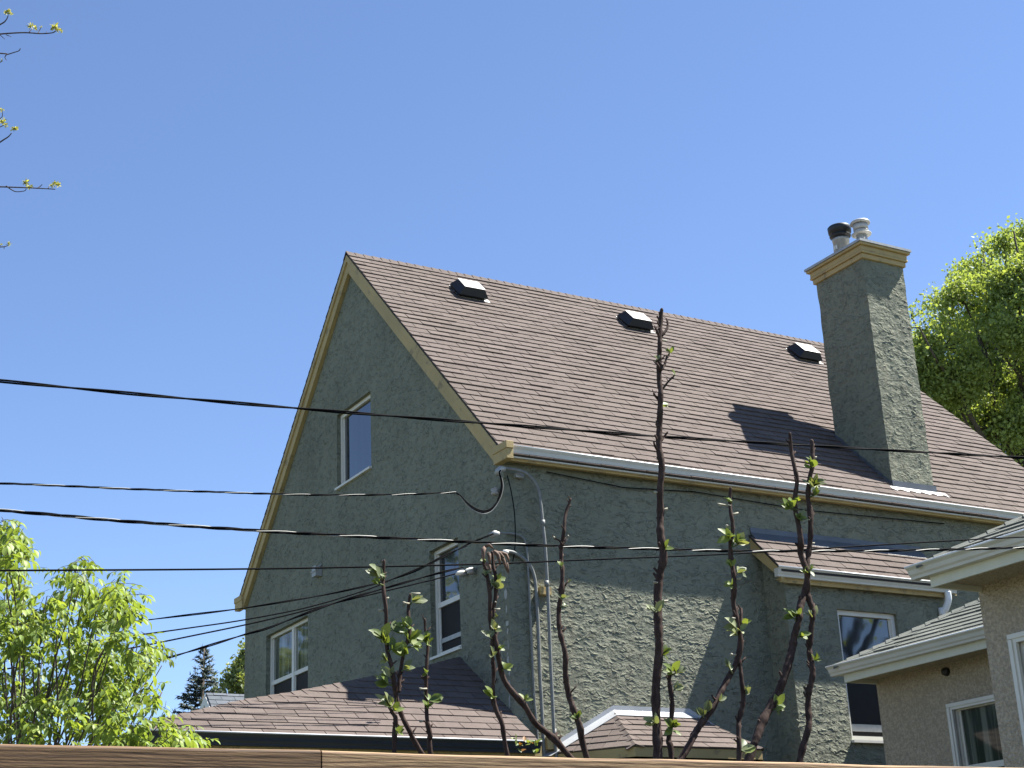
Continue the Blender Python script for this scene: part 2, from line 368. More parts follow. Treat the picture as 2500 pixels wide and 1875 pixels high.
def wall(mb, ax, val, a0, a1, z0, z1, holes=(), polys=None, depth=0.1, inward=1):
    """a wall in the plane axis=val with rectangular openings (a0,a1,z0,z1) and their reveals"""
    A = sorted({a0, a1, *[h[i] for h in holes for i in (0, 1)]}); Z = sorted({z0, z1, *[h[i] for h in holes for i in (2, 3)]})
    def P(a, z, o=0.0): return (val+o*inward, a, z) if ax == 0 else (a, val+o*inward, z)
    for i in range(len(A)-1):
        for j in range(len(Z)-1):
            ca, cz = (A[i]+A[i+1])/2, (Z[j]+Z[j+1])/2
            if any(h[0] < ca < h[1] and h[2] < cz < h[3] for h in holes): continue
            q = [(A[i], Z[j]), (A[i+1], Z[j]), (A[i+1], Z[j+1]), (A[i], Z[j+1])]
            for pc in (polys or [None]):
                r = clip(q, pc) if pc else q
                if len(r) >= 3: mb.face([P(a, z) for a, z in r])
    for h in holes:
        c = [(h[0], h[2]), (h[1], h[2]), (h[1], h[3]), (h[0], h[3])]
        for i in range(4):
            p, q = c[i], c[(i+1) % 4]; mb.face([P(*p), P(*q), P(*q, depth), P(*p, depth)])
def gutter(name, parent, x0, x1, lip, back, z, h=0.105, mats=('gutter', 'rim'), along=0):
    """K-style gutter along X (along=0) or Y (along=1); lip = outer edge coordinate, back = wall side"""
    mb = MB(); w = back-lip
    prof = [(0, 0), (0.06, -0.10), (0.22, -0.28), (0.30, -0.62), (0.42, -0.78), (0.46, -1.0), (1.0, -1.0), (1.0, -0.12), (0.12, -0.12)]
    pts = [(lip+w*a, z+h*b) for a, b in prof]
    if along == 0: mb.prism([(x0, p, q) for p, q in pts], (x1-x0, 0, 0))
    else: mb.prism([(p, x0, q) for p, q in pts], (0, x1-x0, 0))
    o = mb.build(name, M[mats[0]], parent)
    r = MB(); s = 1 if w > 0 else -1
    nn = max(2, int(abs(x1-x0)/1.0))
    xs = [x0+(x1-x0)*i/nn for i in range(nn+1)]
    r.tube([(x, lip+0.004*s, z+0.002) if along == 0 else (lip+0.004*s, x, z+0.002) for x in xs], 0.0085, 8)
    r.build('gutter_lip', M[mats[1]], o)
    return o
def window(parent, ax, val, a0, a1, z0, z1, rows=(), cols=(), fr=0.05, glass='glass', lower=None, sill=True, sashes=None, sgn=1, name='window', front=None):
    """window frame with bars; rows are meeting rails, cols are mullions; plane of the glass axis=val; sgn = inward"""
    def B(mb, p0, p1, q0, q1, o0, o1):
        if ax == 0: mb.box((val+o0*sgn, p0, q0), (val+o1*sgn, p1, q1))
        else: mb.box((p0, val+o0*sgn, q0), (p1, val+o1*sgn, q1))
    f = MB()
    B(f, a0, a0+fr, z0, z1, -0.035, 0.03); B(f, a1-fr, a1, z0, z1, -0.035, 0.03)
    B(f, a0+fr, a1-fr, z1-fr, z1, -0.034, 0.03); B(f, a0+fr, a1-fr, z0, z0+fr, -0.034, 0.03)
    for c in cols: B(f, c-0.035, c+0.035, z0+fr, z1-fr, -0.030, 0.03)
    edges = [a0+fr]+[x for c in cols for x in (c-0.035, c+0.035)]+[a1-fr]
    for r in rows:
        for i in range(0, len(edges), 2): B(f, edges[i], edges[i+1], r-0.028, r+0.028, -0.025, 0.03)
    for i in range(0, len(edges), 2):       # sash stiles
        for (s0, s1) in ((z0+fr, (rows[0]-0.028) if rows else z1-fr), ((rows[0]+0.028) if rows else None, z1-fr)):
            if s0 is None: continue
            B(f, edges[i], edges[i]+0.022, s0, s1, -0.012, 0.03); B(f, edges[i+1]-0.022, edges[i+1], s0, s1, -0.012, 0.03)
    wo_ = f.build(name, M['white'], parent)
    zs = [z0+fr]+[x for r in rows for x in (r-0.028, r+0.028)]+[z1-fr]
    for j in range(0, len(zs), 2):
        for i in range(0, len(edges), 2):
            p = MB(); B(p, edges[i]+0.02, edges[i+1]-0.02, zs[j], zs[j+1], 0.0, 0.02)
            p.build('pane', M[(lower if (lower and j == 0 and rows) else glass)], wo_)
    if sill:
        s = MB(); B(s, a0-0.01, a1+0.01, z0-0.03, z0-0.002, -0.125, 0.03); s.build('sill', M['white'], wo_)
    return wo_

def ledges(mb, O, U, n_per_m2, w, h, inside, rs, off=None, tilt=0.35, size=1.0):
    """trowel ledges: thin wedges whose lower lip stands 2-3 mm proud of the wall (U along the wall, z up)"""
    O = Vector(O); U = Vector(U).normalized(); Nn = U.cross(Vector((0, 0, 1))).normalized(); Z = Vector((0, 0, 1))
    for _ in range(int(n_per_m2*w*h)):
        u = rs.random()*w; z = rs.random()*h
        if not inside(u, z): continue
        L = rs.uniform(0.03, 0.145)*size; k = max(3, int(L/0.016)); an = rs.gauss(0, tilt); bend = rs.gauss(0, 6.0); ph = rs.uniform(0, 6.28)
        out = rs.uniform(0.0017, 0.0042); dp = rs.uniform(0.011, 0.028); pts = []
        for i in range(k+1):
            t = i/k-0.5; x = t*L; y = bend*x*x+0.006*math.sin(ph+t*L*70)+rs.uniform(-.0016, .0016)
            pts.append((u+x*math.cos(an)-y*math.sin(an), z+x*math.sin(an)+y*math.cos(an), 1-(2*abs(t))**3))
        vs_ = []
        for (a, b, f) in pts:
            P = O+U*a+Z*b
            if off: P = P+off(P)
            nx, nz = -math.sin(an), math.cos(an)
            vs_ += [P+(U*nx+Z*nz)*dp*(0.35+0.65*f)-Nn*0.0006, P+Nn*out*max(0.05, f), P-(U*nx+Z*nz)*0.0012-Nn*0.0006]
        fs_ = [(3*i, 3*i+1, 3*i+4, 3*i+3) for i in range(k)]+[(3*i+1, 3*i+2, 3*i+5, 3*i+4) for i in range(k)]
        mb.mesh(vs_, fs_)

# ------------------------------------------------------------------ the green stucco house
H = thing('stucco_house', 'tall green grey stucco house with steep brown shingle roof and mustard trim', 'house', (12.7, 17.64, GROUND))
GX, GXB, WY, WYB = 8.08, 17.32, 13.80, 21.48         # gable wall, rear wall, side wall, far side wall
RX0, RX1, YR = 8.0, 17.42, 17.64; PXL_, PXR_ = 11.45, 13.98
zr = lambda y: 5.17+(y-13.8)*1.008 if y <= YR else 5.17+(2*YR-y-13.8)*1.008
ZR = zr(YR); YE = 13.63; YE2 = 2*YR-YE
wm = MB()
top = zr(13.8)-0.03
poly = [(WY, GROUND), (WYB, GROUND), (WYB, zr(WYB)-0.04), (YR, ZR-0.04), (WY, zr(WY)-0.04)]
gh = [(17.10, 18.16, 5.86, 6.88), (19.14, 20.64, 3.03, 4.372), (14.88, 15.58, 3.17, 4.395)]
wall(wm, 0, GX, WY, WYB, GROUND, ZR, gh, [poly], 0.14)
wall(wm, 0, GXB, WY, WYB, GROUND, ZR, (), [poly], 0.1)
wall(wm, 1, WY, GX, GXB, GROUND, zr(WY)-0.05, ())
wall(wm, 1, WYB, GX, GXB, GROUND, zr(WY)-0.05, ())
rs_ = random.Random(77)
free = lambda hs, y, z: not any(q[0]-.06 < y < q[1]+.06 and q[2]-.06 < z < q[3]+.06 for q in hs)
ledges(wm, (GX, WYB, 1.6), (0, -1, 0), 75, WYB-WY, ZR-1.7, lambda u, z: free(gh, WYB-u, z+1.6) and z+1.6 < zr(WYB-u)-0.35 and 0.05 < u < WYB-WY-0.05, rs_, None, 0.9, 0.75)
ledges(wm, (GX, WY, 1.7), (1, 0, 0), 150, 7.0, 3.2, lambda u, z: 0.06 < u and not (PXL_ < u+GX < PXR_ and z+1.7 < 4.45), rs_, None, 0.27)
wm.build('wall', M['stucco'], H)
# roof: deck slabs, near slope tabs, far slope tabs left plain
rf = MB()
for (ya, yb) in ((YE, YR), (YE2, YR)):
    a = Vector((RX0+0.01, ya, zr(ya)-0.002)); b = Vector((RX0+0.01, yb, ZR-0.002))
    nrm = Vector((0, -1 if ya < yb else 1, 1)).normalized()
    rf.prism([a, b, b-nrm*0.022, a-nrm*0.022], (RX1-RX0-0.02, 0, 0), 0.0)
V1 = Vector((0, YR-YE, ZR-zr(YE))); LV = V1.length
roof = rf.build('roof', M['deck'], H)
sh = MB(); shingles(sh, (RX0, YE, zr(YE)), (1, 0, 0), V1, [[(0, -0.01), (RX1-RX0, -0.01), (RX1-RX0, LV-0.03), (0, LV-0.03)]])
sh.build('shingles', M['shingle'], roof)
sh = MB(); V2 = Vector((0, YR-YE2, ZR-zr(YE2)))
shingles(sh, (RX1, YE2, zr(YE2)), (-1, 0, 0), V2, [[(0, -0.01), (RX1-RX0, -0.01), (RX1-RX0, LV-0.03), (0, LV-0.03)]])
sh.build('shingles', M['shingle'], roof)
cp = MB(); caps(cp, (RX0-0.005, YR, ZR+0.012), (RX1, YR, ZR+0.012), 0.13, V1*-1, V2*-1, 0.13); cp.build('ridge_cap', M['shingle'], roof)
sf = MB()                                               # sloping soffit under the verge
for s in (-1, 1):
    y0, y1 = (13.862, YR) if s < 0 else (2*YR-13.862, YR)
    sf.prism([(8.03, y0, zr(y0)-0.245), (8.03, y1, ZR-0.245), (8.03, y1, ZR-0.265), (8.03, y0, zr(y0)-0.265)], (0.048, 0, 0))
    sf.build('soffit', M['mustard'], H); sf = MB()
for s, front_ in ((-1, 1), (1, 1), (-1, 0), (1, 0)):
    rk = MB(); y0 = 13.72 if s < 0 else 2*YR-13.72; ye = 13.85 if s < 0 else 2*YR-13.85
    for xf, xb in (((RX0+0.022, 0.058),) if front_ else ((RX1-0.06, 0.04),)):
        rk.prism([(xf, ye, zr(ye)-0.10), (xf, YR, ZR-0.10), (xf, YR, ZR-0.292), (xf, ye, zr(ye)-0.292)], (xb, 0, 0))
        xo = xf-0.022 if xf < 10 else xf
        rk.prism([(xo, y0, zr(y0)-0.030), (xo, YR, ZR-0.030), (xo, YR, ZR-0.128), (xo, y0, zr(y0)-0.128)], (xb+0.018, 0, 0))
    if not front_: rk.build('rake_board', M['mustard'], H); continue
    yb0, yb1 = (13.575, 13.868) if s < 0 else (2*YR-13.868, 2*YR-13.575)
    rk.box((RX0-0.004, yb0, 4.932), (GX-0.003, yb1, 5.045))
    rk.box((RX0-0.014, yb0-(0.012 if s < 0 else 0), 5.045), (GX-0.003, yb1 if s < 0 else yb1+0.012, 5.125) if True else None)
    rk.build('rake_board', M['mustard'], H, bevel=0.004)
fa = MB(); fa.box((GX, 13.685, 4.945), (GXB+0.05, 13.715, 5.075)); fa.box((GX+0.002, 13.715, 4.965), (GXB, WY-0.002, 4.985))
fa.build('fascia', M['mustard'], H)
fa = MB(); fa.box((GX, 2*YR-13.715, 4.945), (GXB+0.05, 2*YR-13.685, 5.075)); fa.build('fascia', M['mustard'], H)
gutter('gutter', H, GX-0.04, RX1, 13.612, 13.683, 5.092, 0.122)
def roof_pt(x, y, h=0.0): return Vector((x, y, zr(y)+h*1.42))
# roof vents
for vx in (9.54, 12.28, 15.44):
    v = MB(); RV = Vector((0, 1, 1.008)).normalized(); RN = Vector((0, -1, 1)).normalized(); O = Vector((vx, 16.97, zr(16.97)))
    def q(u, w_, n): return O+Vector((1, 0, 0))*u+RV*w_+RN*n
    lo = [q(-.19, 0, .01), q(.19, 0, .01), q(.19, .34, .01), q(-.19, .34, .01)]
    mi = [q(-.225, -.06, .065), q(.225, -.06, .065), q(.20, .34, .05), q(-.20, .34, .05)]
    hi = [q(-.155, -.02, .165), q(.155, -.02, .165), q(.155, .25, .165), q(-.155, .25, .165)]
    v.mesh(lo+mi+hi, [(3, 2, 1, 0), (8, 9, 10, 11)]+[(i, (i+1) % 4, 4+(i+1) % 4, 4+i) for i in range(4)]+[(4+i, 4+(i+1) % 4, 8+(i+1) % 4, 8+i) for i in range(4)])
    vo = v.build('roof_vent', M['ventm'], H)
    t = MB(); t.prism([q(-.158, -.022, .168), q(.158, -.022, .168), q(.158, .253, .168), q(-.158, .253, .168)], RN*0.006); t.build('lid', M['venttop'], vo)
    t = MB(); t.prism([q(-.20, -.03, .016), q(.27, -.06, .016), q(.27, .36, .016), q(-.20, .36, .016)], RN*0.002); t.build('flange', M['galv'], vo)
# chimney
cx0, cx1, cy0, cy1 = 13.92, 14.64, 14.0, 14.94
ch = MB(); ztop = 8.56
def chz(z): return [(cx0, cy0, z), (cx1, cy0, z), (cx1, cy1, z), (cx0, cy1, z)]
nz = 60; nu = 12
for side in range(4):
    c = chz(0); a = Vector(c[side]); b = Vector(c[(side+1) % 4]); nn_ = (b-a).cross(Vector((0, 0, 1))).normalized()
    grid = []
    for j in range(nz+1):
        z = 4.6+(ztop-4.6)*j/nz; row = []
        for i in range(nu+1):
            p = a.lerp(b, i/nu); p.z = z
            e_ = Vector((noise.noise(p*5), noise.noise(p*5+Vector((9, 3, 1))), 0))*0.012
            row.append(p+e_)
        grid.append(row)
    vs_ = [p for r in grid for p in r]
    ch.mesh(vs_, [(j*(nu+1)+i, j*(nu+1)+i+1, (j+1)*(nu+1)+i+1, (j+1)*(nu+1)+i) for j in range(nz) for i in range(nu)], 0.5, True)
ch.face(chz(ztop))
choff = lambda p: Vector((noise.noise(p*5), noise.noise(p*5+Vector((9, 3, 1))), 0))*0.012
ledges(ch, (cx0, cy0, 5.5), (1, 0, 0), 150, cx1-cx0, ztop-5.55, lambda u, z: 0.04 < u < cx1-cx0-0.04, rs_, choff, 0.5, 0.9)
ledges(ch, (cx0, cy1, 5.5), (0, -1, 0), 60, cy1-cy0, ztop-5.55, lambda u, z: 0.04 < u < cy1-cy0-0.04, rs_, choff, 0.8, 0.7)
CH = ch.build('chimney', M['stucco'], H)
cr = MB()
for (o_, z0, z1) in ((0.035, 8.555, 8.625), (0.06, 8.625, 8.66), (0.055, 8.66, 8.73), (0.09, 8.73, 8.765)):
    cr.box((cx0-o_, cy0-o_, z0), (cx1+o_, cy1+o_, z1-0.001))
cr.build('crown_moulding', M['mustard'], CH, bevel=0.008)
cr = MB(); cr.box((cx0-0.105, cy0-0.105, 8.766), (cx1+0.105, cy1+0.105, 8.80))
cr.prism([(cx0-0.09, cy0-0.09, 8.80), (cx1+0.09, cy0-0.09, 8.80), (cx1-0.1, (cy0+cy1)/2, 8.85), (cx0+0.1, (cy0+cy1)/2, 8.85)], (0, 0, 0.001))
cr.box((cx0-0.06, cy0-0.06, 8.80), (cx1+0.06, cy1+0.06, 8.815)); cr.build('metal_cap', M['galv'], CH)
# flues
fp = at(2062, 560, 1, 14.66); c2 = (14.15, 14.60, 8.86)
fl = MB(); fl.lathe(c2, [(0.118, -0.07), (0.112, 0.25), (0.120, 0.252), (0.120, 0.285), (0.112, 0.287)], 28); f1 = fl.build('flue_pipe', M['galv'], CH)
fl = MB(); fl.lathe(c2, [(0.09, 0.287), (0.09, 0.31), (0.142, 0.315), (0.150, 0.335), (0.120, 0.355), (0.118, 0.375), (0.158, 0.38), (0.165, 0.46), (0.15, 0.475), (0.0, 0.49)], 28); fl.build('flue_cap', M['blackmetal'], f1)
fl = MB(); fl.box((c2[0]-0.1135, c2[1]-0.03, 8.97), (c2[0]-0.105, c2[1]+0.03, 9.03)); fl.build('flue_label', M['white'], f1)
c3 = (14.24, 14.28, 8.88)
fl = MB(); fl.lathe(c3, [(0.075, -0.08), (0.075, 0.27)], 24); f2 = fl.build('vent_pipe', M['galv'], CH)
fl = MB(); fl.lathe(c3, [(0.07, 0.205), (0.135, 0.212), (0.138, 0.222), (0.07, 0.232), (0.098, 0.262), (0.100, 0.272)], 28)
fl.lathe(c3, [(0.103, 0.285), (0.103, 0.36)], 28)
fl.lathe(c3, [(0.10, 0.372), (0.135, 0.376), (0.138, 0.390), (0.125, 0.41), (0.085, 0.43), (0.0, 0.438)], 28); fl.build('vent_cap', M['venttop'], f2)
fl = MB(); fl.lathe(c3, [(0.088, 0.26), (0.088, 0.38)], 20); fl.build('vent_slots', M['blackmetal'], f2)
# chimney flashing and sealant
fz = MB()
fz.box((cx0-0.02, cy0-0.025, zr(cy0)-0.03), (cx1+0.02, cy0-0.014, zr(cy0)+0.075))
fz.build('flashing', M['darkflash'], CH)
fz = MB()
for i in range(7):
    y = cy0+0.13*i; fz.prism([(cx0-0.022, y, zr(y)), (cx0-0.022, y+0.135, zr(y+0.135)), (cx0-0.022, y+0.135, zr(y+0.135)+0.055), (cx0-0.022, y, zr(y)+0.07)], (0.006, 0, 0))
fz.build('step_flashing', M['darkflash'], CH)
sl_ = MB(); xs = [cx0-0.08+0.05*i for i in range(20)]
for i in range(len(xs)-1):
    w0 = 0.055+0.02*math.sin(i*1.7)+0.012*math.sin(i*3.1); w1 = 0.055+0.02*math.sin((i+1)*1.7)+0.012*math.sin((i+1)*3.1)
    P = lambda x, d: Vector((x, cy0-0.03-d, zr(cy0-0.03-d)+0.022))
    sl_.face([P(xs[i], w0), P(xs[i+1], w1), P(xs[i+1], 0), P(xs[i], 0)])
sl_.build('sealant', M['sealant'], CH)
# gable windows
window(H, 0, GX+0.09, 17.10, 18.16, 5.86, 6.88, fr=0.05, name='window')
sash = MB()                                             # slightly open outer sash of the top window
window(H, 0, GX+0.10, 19.14, 20.64, 3.03, 4.372, rows=(3.70,), cols=(19.83,), fr=0.045, glass='glass_curtain', lower='glass_dark')
window(H, 0, GX+0.10, 14.88, 15.58, 3.17, 4.395, rows=(3.755,), fr=0.045, glass='glass', lower='glass_dark')
wb = MB(); wb.box((GX-0.09, 18.67, 4.80), (GX-0.001, 18.80, 4.94)); wb.prism([(GX-0.10, 18.655, 4.86), (GX-0.001, 18.655, 4.95), (GX-0.001, 18.655, 4.965), (GX-0.10, 18.655, 4.875)], (0, 0.16, 0)); wb.build('wall_vent', M['galv'], H)

pt = MB(); rp = random.Random(4); z = 1.95
while z < 3.5:                                          # bare patches where paint has chipped off the corner
    hh_ = rp.uniform(0.03, 0.16); w_ = rp.uniform(0.008, 0.03)*(1.5 if z > 3.1 else 1); y_ = 13.87+rp.uniform(-.012, .012); n_ = 8; w_ *= 1.8; pt = MB()
    pt.face([(GX-0.0035, y_+w_*0.5*math.cos(i*6.283/n_)*rp.uniform(.6, 1.2), z+hh_*0.5+hh_*0.5*math.sin(i*6.283/n_)) for i in range(n_)])
    z += hh_+rp.uniform(0.0, 0.10); pt.build('bare_patch', M['bare'], H)
for (nm_, y0_, y1_, z0_) in (('screen_rail', 14.95, 15.51, 3.32),):
    q_ = MB(); q_.box((GX+0.085, y0_, z0_), (GX+0.097, y1_, z0_+0.05)); q_.build(nm_, M['galv'], H)
q_ = MB(); q_.box((12.31, 13.505, 2.19), (13.06, 13.516, 2.27)); q_.build('screen_rail', M['galv'], H)

# ---- lean-to projection on the side wall
PX0, PX1, PY = 11.49, 13.95, 13.44
pj = MB()
wall(pj, 1, PY, PX0, PX1, GROUND, 3.95, [(12.23, 13.145, 2.08, 3.567)], None, 0.12)
for x in (PX0, PX1): wall(pj, 0, x, PY, WY-0.001, GROUND, 4.3, (), [[(PY, GROUND), (WY, GROUND), (WY, 4.38), (PY, 4.02)]])
ledges(pj, (PX0, PY, 1.7), (1, 0, 0), 135, PX1-PX0, 2.1, lambda u, z: 0.04 < u < PX1-PX0-.04 and free([(12.23, 13.145, 2.08, 3.567)], u+PX0, z+1.7), rs_, None, 0.35)
pj.build('side_projection', M['stucco'], H)
window(H, 1, PY+0.08, 12.23, 13.145, 2.08, 3.567, rows=(2.86,), fr=0.055, glass='glass', lower='glass_dark')
zs_ = lambda y: 3.955+(y-13.30)*1.0
lr = MB(); lr.prism([(11.335, 13.28, zs_(13.28)-0.002), (11.335, WY, zs_(WY)-0.002), (11.335, WY, zs_(WY)-0.03), (11.335, 13.28, zs_(13.28)-0.03)], (2.72, 0, 0))
LR = lr.build('lean_to_roof', M['deck'], H)
sh = MB(); shingles(sh, (11.33, 13.28, zs_(13.28)), (1, 0, 0), (0, 1, 1), [[(0, 0), (2.73, 0), (2.73, 0.68), (0, 0.68)]]); sh.build('shingles', M['shingle'], LR)
fz = MB(); fz.prism([(11.36, WY-0.10, zs_(WY-0.10)+0.016), (11.36, WY-0.004, zs_(WY)+0.018), (11.36, WY-0.004, zs_(WY)+0.085), (11.36, WY-0.012, zs_(WY)+0.085), (11.36, WY-0.016, zs_(WY)+0.026), (11.36, WY-0.10, zs_(WY-0.10)+0.020)], (2.68, 0, 0)); fz.build('flashing', M['darkflash'], LR)
rb = MB()
for x in (11.345, 14.02): rb.prism([(x, 13.31, zs_(13.31)-0.03), (x, WY, zs_(WY)-0.03), (x, WY, zs_(WY)-0.215), (x, 13.31, 3.82), ], (0.028, 0, 0))
rb.box((11.375, 13.36, 3.80), (14.02, 13.385, 3.93)); rb.box((11.375, 13.385, 3.835), (14.02, PY-0.002, 3.85))
rb.build('rake_board', M['mustard'], LR)
gutter('gutter', H, 11.29, 14.05, 13.265, 13.358, 3.955, 0.105)
ds = MB(); ds.tube(smooth_pts([(13.90, 13.31, 3.86), (13.90, 13.315, 3.76), (13.88, 13.36, 3.66), (13.86, 13.40, 3.58), (13.86, 13.40, 3.2), (13.86, 13.40, GROUND+0.1)], 5), 0.042, 10); ds.build('downspout', M['rim'], H)

# ---- entrance porch roof on the gable side
PK = Vector((GX, 14.918, 3.052)); EY, EZ = 13.30, 1.915; PXL = 3.98
VP = Vector((0, PK.y-EY, PK.z-EZ)); LP = VP.length; VPn = VP.normalized(); sl_p = (PK.z-EZ)/(PK.y-EY)
O = Vector((PXL, EY, EZ)); NP = Vector((1, 0, 0)).cross(VPn)
hip_px = [(1123, 1606), (1029, 1631), (968, 1642), (813, 1673), (710, 1693), (597, 1711), (529, 1726), (407, 1754), (317, 1784)]
hip = []
for p in hip_px:
    r = ray(*p); t = NP.dot(O)/NP.dot(r); w = r*t-O; hip.append((w.x, max(0.03, w.dot(VPn))))
hip[0] = (GX-PXL, LP)
pieces = []
uR = GX-PXL
for i in range(len(hip)-1):
    (ua, va), (ub, vb) = hip[i+1], hip[i]
    if ub-ua > 0.01: pieces.append([(ua, 0), (ub, 0), (ub, vb), (ua, va)])
pr = MB()
def PP(u, v, n=0): return O+Vector((1, 0, 0))*u+VPn*v+NP*n
for pc in pieces: pr.face([PP(u, v, -0.002) for u, v in pc])
bk = lambda u, v: Vector((PXL+u, 2*PK.y-(EY+v*VPn.y), EZ+v*VPn.z))     # mirrored back slope
for pc in pieces: pr.face([bk(u, v) for u, v in pc])
for i in range(len(hip)-1): pr.face([PP(*hip[i]), PP(*hip[i+1]), bk(*hip[i+1]), bk(*hip[i])])
PR = pr.build('porch_roof', M['deck'], H)
sh = MB(); shingles(sh, O, (1, 0, 0), VPn, pieces, tab=0.305, e=0.137, hmin=0.007, hmax=0.014); sh.build('shingles', M['shingle'], PR)
cp = MB()
for i in range(len(hip)-1, 0, -1):
    a = PP(*hip[i], 0.004); b = PP(*hip[i-1], 0.004); d_ = (b-a).normalized()
    n1 = (Vector((0, -1, -sl_p))); n1 = n1-d_*n1.dot(d_); n2 = Vector((-0.35, 0.9, -0.5)); n2 = n2-d_*n2.dot(d_)
    caps(cp, a, b, 0.12, n1, n2, 0.14, 0.007)
cp.build('hip_cap', M['shingle'], PR)
gutter('gutter', H, PXL-0.03, GX-0.06, 13.19, 13.29, 1.928, 0.105, ('navy', 'navyrim'))
pw = MB(); pw.box((PXL+0.35, 13.55, GROUND), (GX-0.005, 16.3, 1.86)); pw.build('porch_wall', M['stucco'], H)
pf = MB(); pf.box((PXL+0.02, 13.295, 1.80), (GX-0.004, 13.32, 1.90)); pf.box((PXL+0.05, 13.32, 1.83), (GX-0.004, 16.5, 1.845)); pf.build('porch_soffit', M['mustard'], H)

# ---- bay roof on the side wall
bt = [Vector((9.285, WY, 2.345)), Vector((10.277, WY, 2.345))]; bz = 1.885
be = [Vector((8.42, WY, bz)), Vector((9.0, 13.02, bz)), Vector((10.60, 13.02, bz)), Vector((11.18, WY, bz))]
bw = MB(); bw.face([be[0], be[1], bt[0]]); bw.face([be[1], be[2], bt[1], bt[0]]); bw.face([be[2], be[3], bt[1]]); bw.face([be[3], be[2], be[1], be[0]])
BR = bw.build('bay_roof', M['deck'], H)
sh = MB()
def facepoly(O_, A_, pts):                    # local uv of a planar roof face
    U_ = (A_-O_).normalized(); nrm_ = U_.cross(pts[-1]-O_).normalized(); V_ = nrm_.cross(U_)
    return U_, V_, [((p-O_).dot(U_), (p-O_).dot(V_)) for p in pts]
for O_, A_, pts in ((be[0], be[1], [be[0], be[1], bt[0]]), (be[1], be[2], [be[1], be[2], bt[1], bt[0]]), (be[2], be[3], [be[2], be[3], bt[1]])):
    U_, V_, uv = facepoly(O_, A_, pts); shingles(sh, O_, U_, V_, [uv], e=0.137, hmin=0.008, hmax=0.014)
sh.build('shingles', M['shingle'], BR)
cp = MB(); caps(cp, be[1]+Vector((0, 0, .004)), bt[0]+Vector((0, 0, .004)), 0.10, (-1, 0.5, -.5), (1, -.1, -.15), 0.14); cp.build('hip_cap', M['shingle'], BR); cp = MB(); caps(cp, be[2]+Vector((0, 0, .004)), bt[1]+Vector((0, 0, .004)), 0.035, (-1, -.1, -.15), (1, 0.5, -.5), 0.14); cp.build('hip_cap', M['shingle'], BR)
fz = MB(); up = Vector((0, 0, 1)); out_ = Vector((0, -1, 0))
def strip(a, b, wv, ws, offa, offb):          # L flashing: vertical leg on the wall, sloping leg on the roof
    a = a+Vector((0, -0.004, 0.012)); b = b+Vector((0, -0.004, 0.012))
    fz.prism([a, b, b+up*wv, a+up*wv], (0, -0.004, 0)); fz.prism([a+up*.006, b+up*.006, b+offb+up*.006, a+offa+up*.006], (0, 0, 0.004))
dn = (be[1]-bt[0]).normalized(); dn2 = (be[2]-bt[1]).normalized()
kf = Vector((0, -0.12, -0.071))
strip(bt[0], bt[1], 0.055, 0.1, kf+Vector((-0.04, 0, 0)), kf+Vector((0.04, 0, 0)))
strip(be[0]+(bt[0]-be[0])*-0.1, bt[0], 0.055, 0.1, Vector((0.08, -0.12, 0.0)), kf+Vector((-0.04, 0, 0)))
strip(bt[1], be[3], 0.055, 0.1, kf+Vector((0.04, 0, 0)), Vector((-0.08, -0.12, 0.0)))
fz.build('flashing', M['flash'], BR)
bf = MB()
cI = Vector((9.8, 13.6, 0))
for i in range(3):
    a, b = be[i], be[i+1]; bf.face([a+Vector((0, 0.01, -0.005)), b+Vector((0, 0.01, -0.005)), b+Vector((0, 0.01, -0.10)), a+Vector((0, 0.01, -0.10))])
bf.build('fascia', M['mustard'], BR)
bw = MB(); ib = [Vector((8.7, WY-0.002, 0)), Vector((9.15, 13.25, 0)), Vector((10.45, 13.25, 0)), Vector((10.9, WY-0.002, 0))]
for i in range(3): bw.face([Vector((ib[i].x, ib[i].y, GROUND)), Vector((ib[i+1].x, ib[i+1].y, GROUND)), Vector((ib[i+1].x, ib[i+1].y, 1.78)), Vector((ib[i].x, ib[i].y, 1.78))])
bw.build('bay_wall', M['stucco'], H)

# ---- conduits and weatherheads on the corner
def conduit(px, y, rad, name='conduit', m='pipe', extra=()):
    pts = [at(a, b, 1, y) for a, b in px]; b_ = pts[-1].copy(); b_.z = GROUND+0.8; pts.append(b_)
    c = MB(); c.tube(smooth_pts(pts, 6), rad, 12)
    for p in extra: c.tube([p[0], p[1]], p[2], 12)
    return c.build(name, M[m], H)
cc = conduit([(1226, 1143), (1245, 1145), (1262, 1148), (1284, 1156), (1303, 1175), (1314, 1197), (1320, 1231), (1325, 1279), (1330, 1327), (1334, 1388), (1337, 1440), (1340, 1508), (1345, 1635), (1353, 1793), (1357, 1835)], 13.70, 0.019)
for px in ((1334, 1418), (1325, 1270)):
    s = MB(); p = at(*px, 1, 13.70); s.tube([p, p-Vector((0, 0, 0.06))], 0.025, 12); s.build('coupling', M['pipe'], cc)
s = MB(); p = at(1222, 1144, 1, 13.70); s.tube([p+Vector((0.05, 0, 0)), p, p-Vector((.03, 0, .03)), p-Vector((.05, 0, .07))], [.028, .034, .034, .028], 12); s.build('weatherhead', M['galv'], cc)
ca_ = conduit([(1215, 1301), (1240, 1302), (1262, 1305), (1277, 1314), (1285, 1335), (1289, 1388), (1292, 1448), (1296, 1540), (1304, 1698), (1314, 1835)], 13.77, 0.012)
s = MB(); p = at(1208, 1302, 1, 13.74); s.tube([p+Vector((0.05, 0, 0)), p, p-Vector((.045, 0, .03))], [.022, .034, .03], 12); s.build('weatherhead', M['galv'], ca_)
cb_ = conduit([(1234, 1346), (1245, 1347), (1258, 1351), (1281, 1366), (1297, 1388), (1305, 1412), (1309, 1448), (1314, 1540), (1318, 1650), (1321, 1698), (1328, 1835)], 13.768, 0.020)
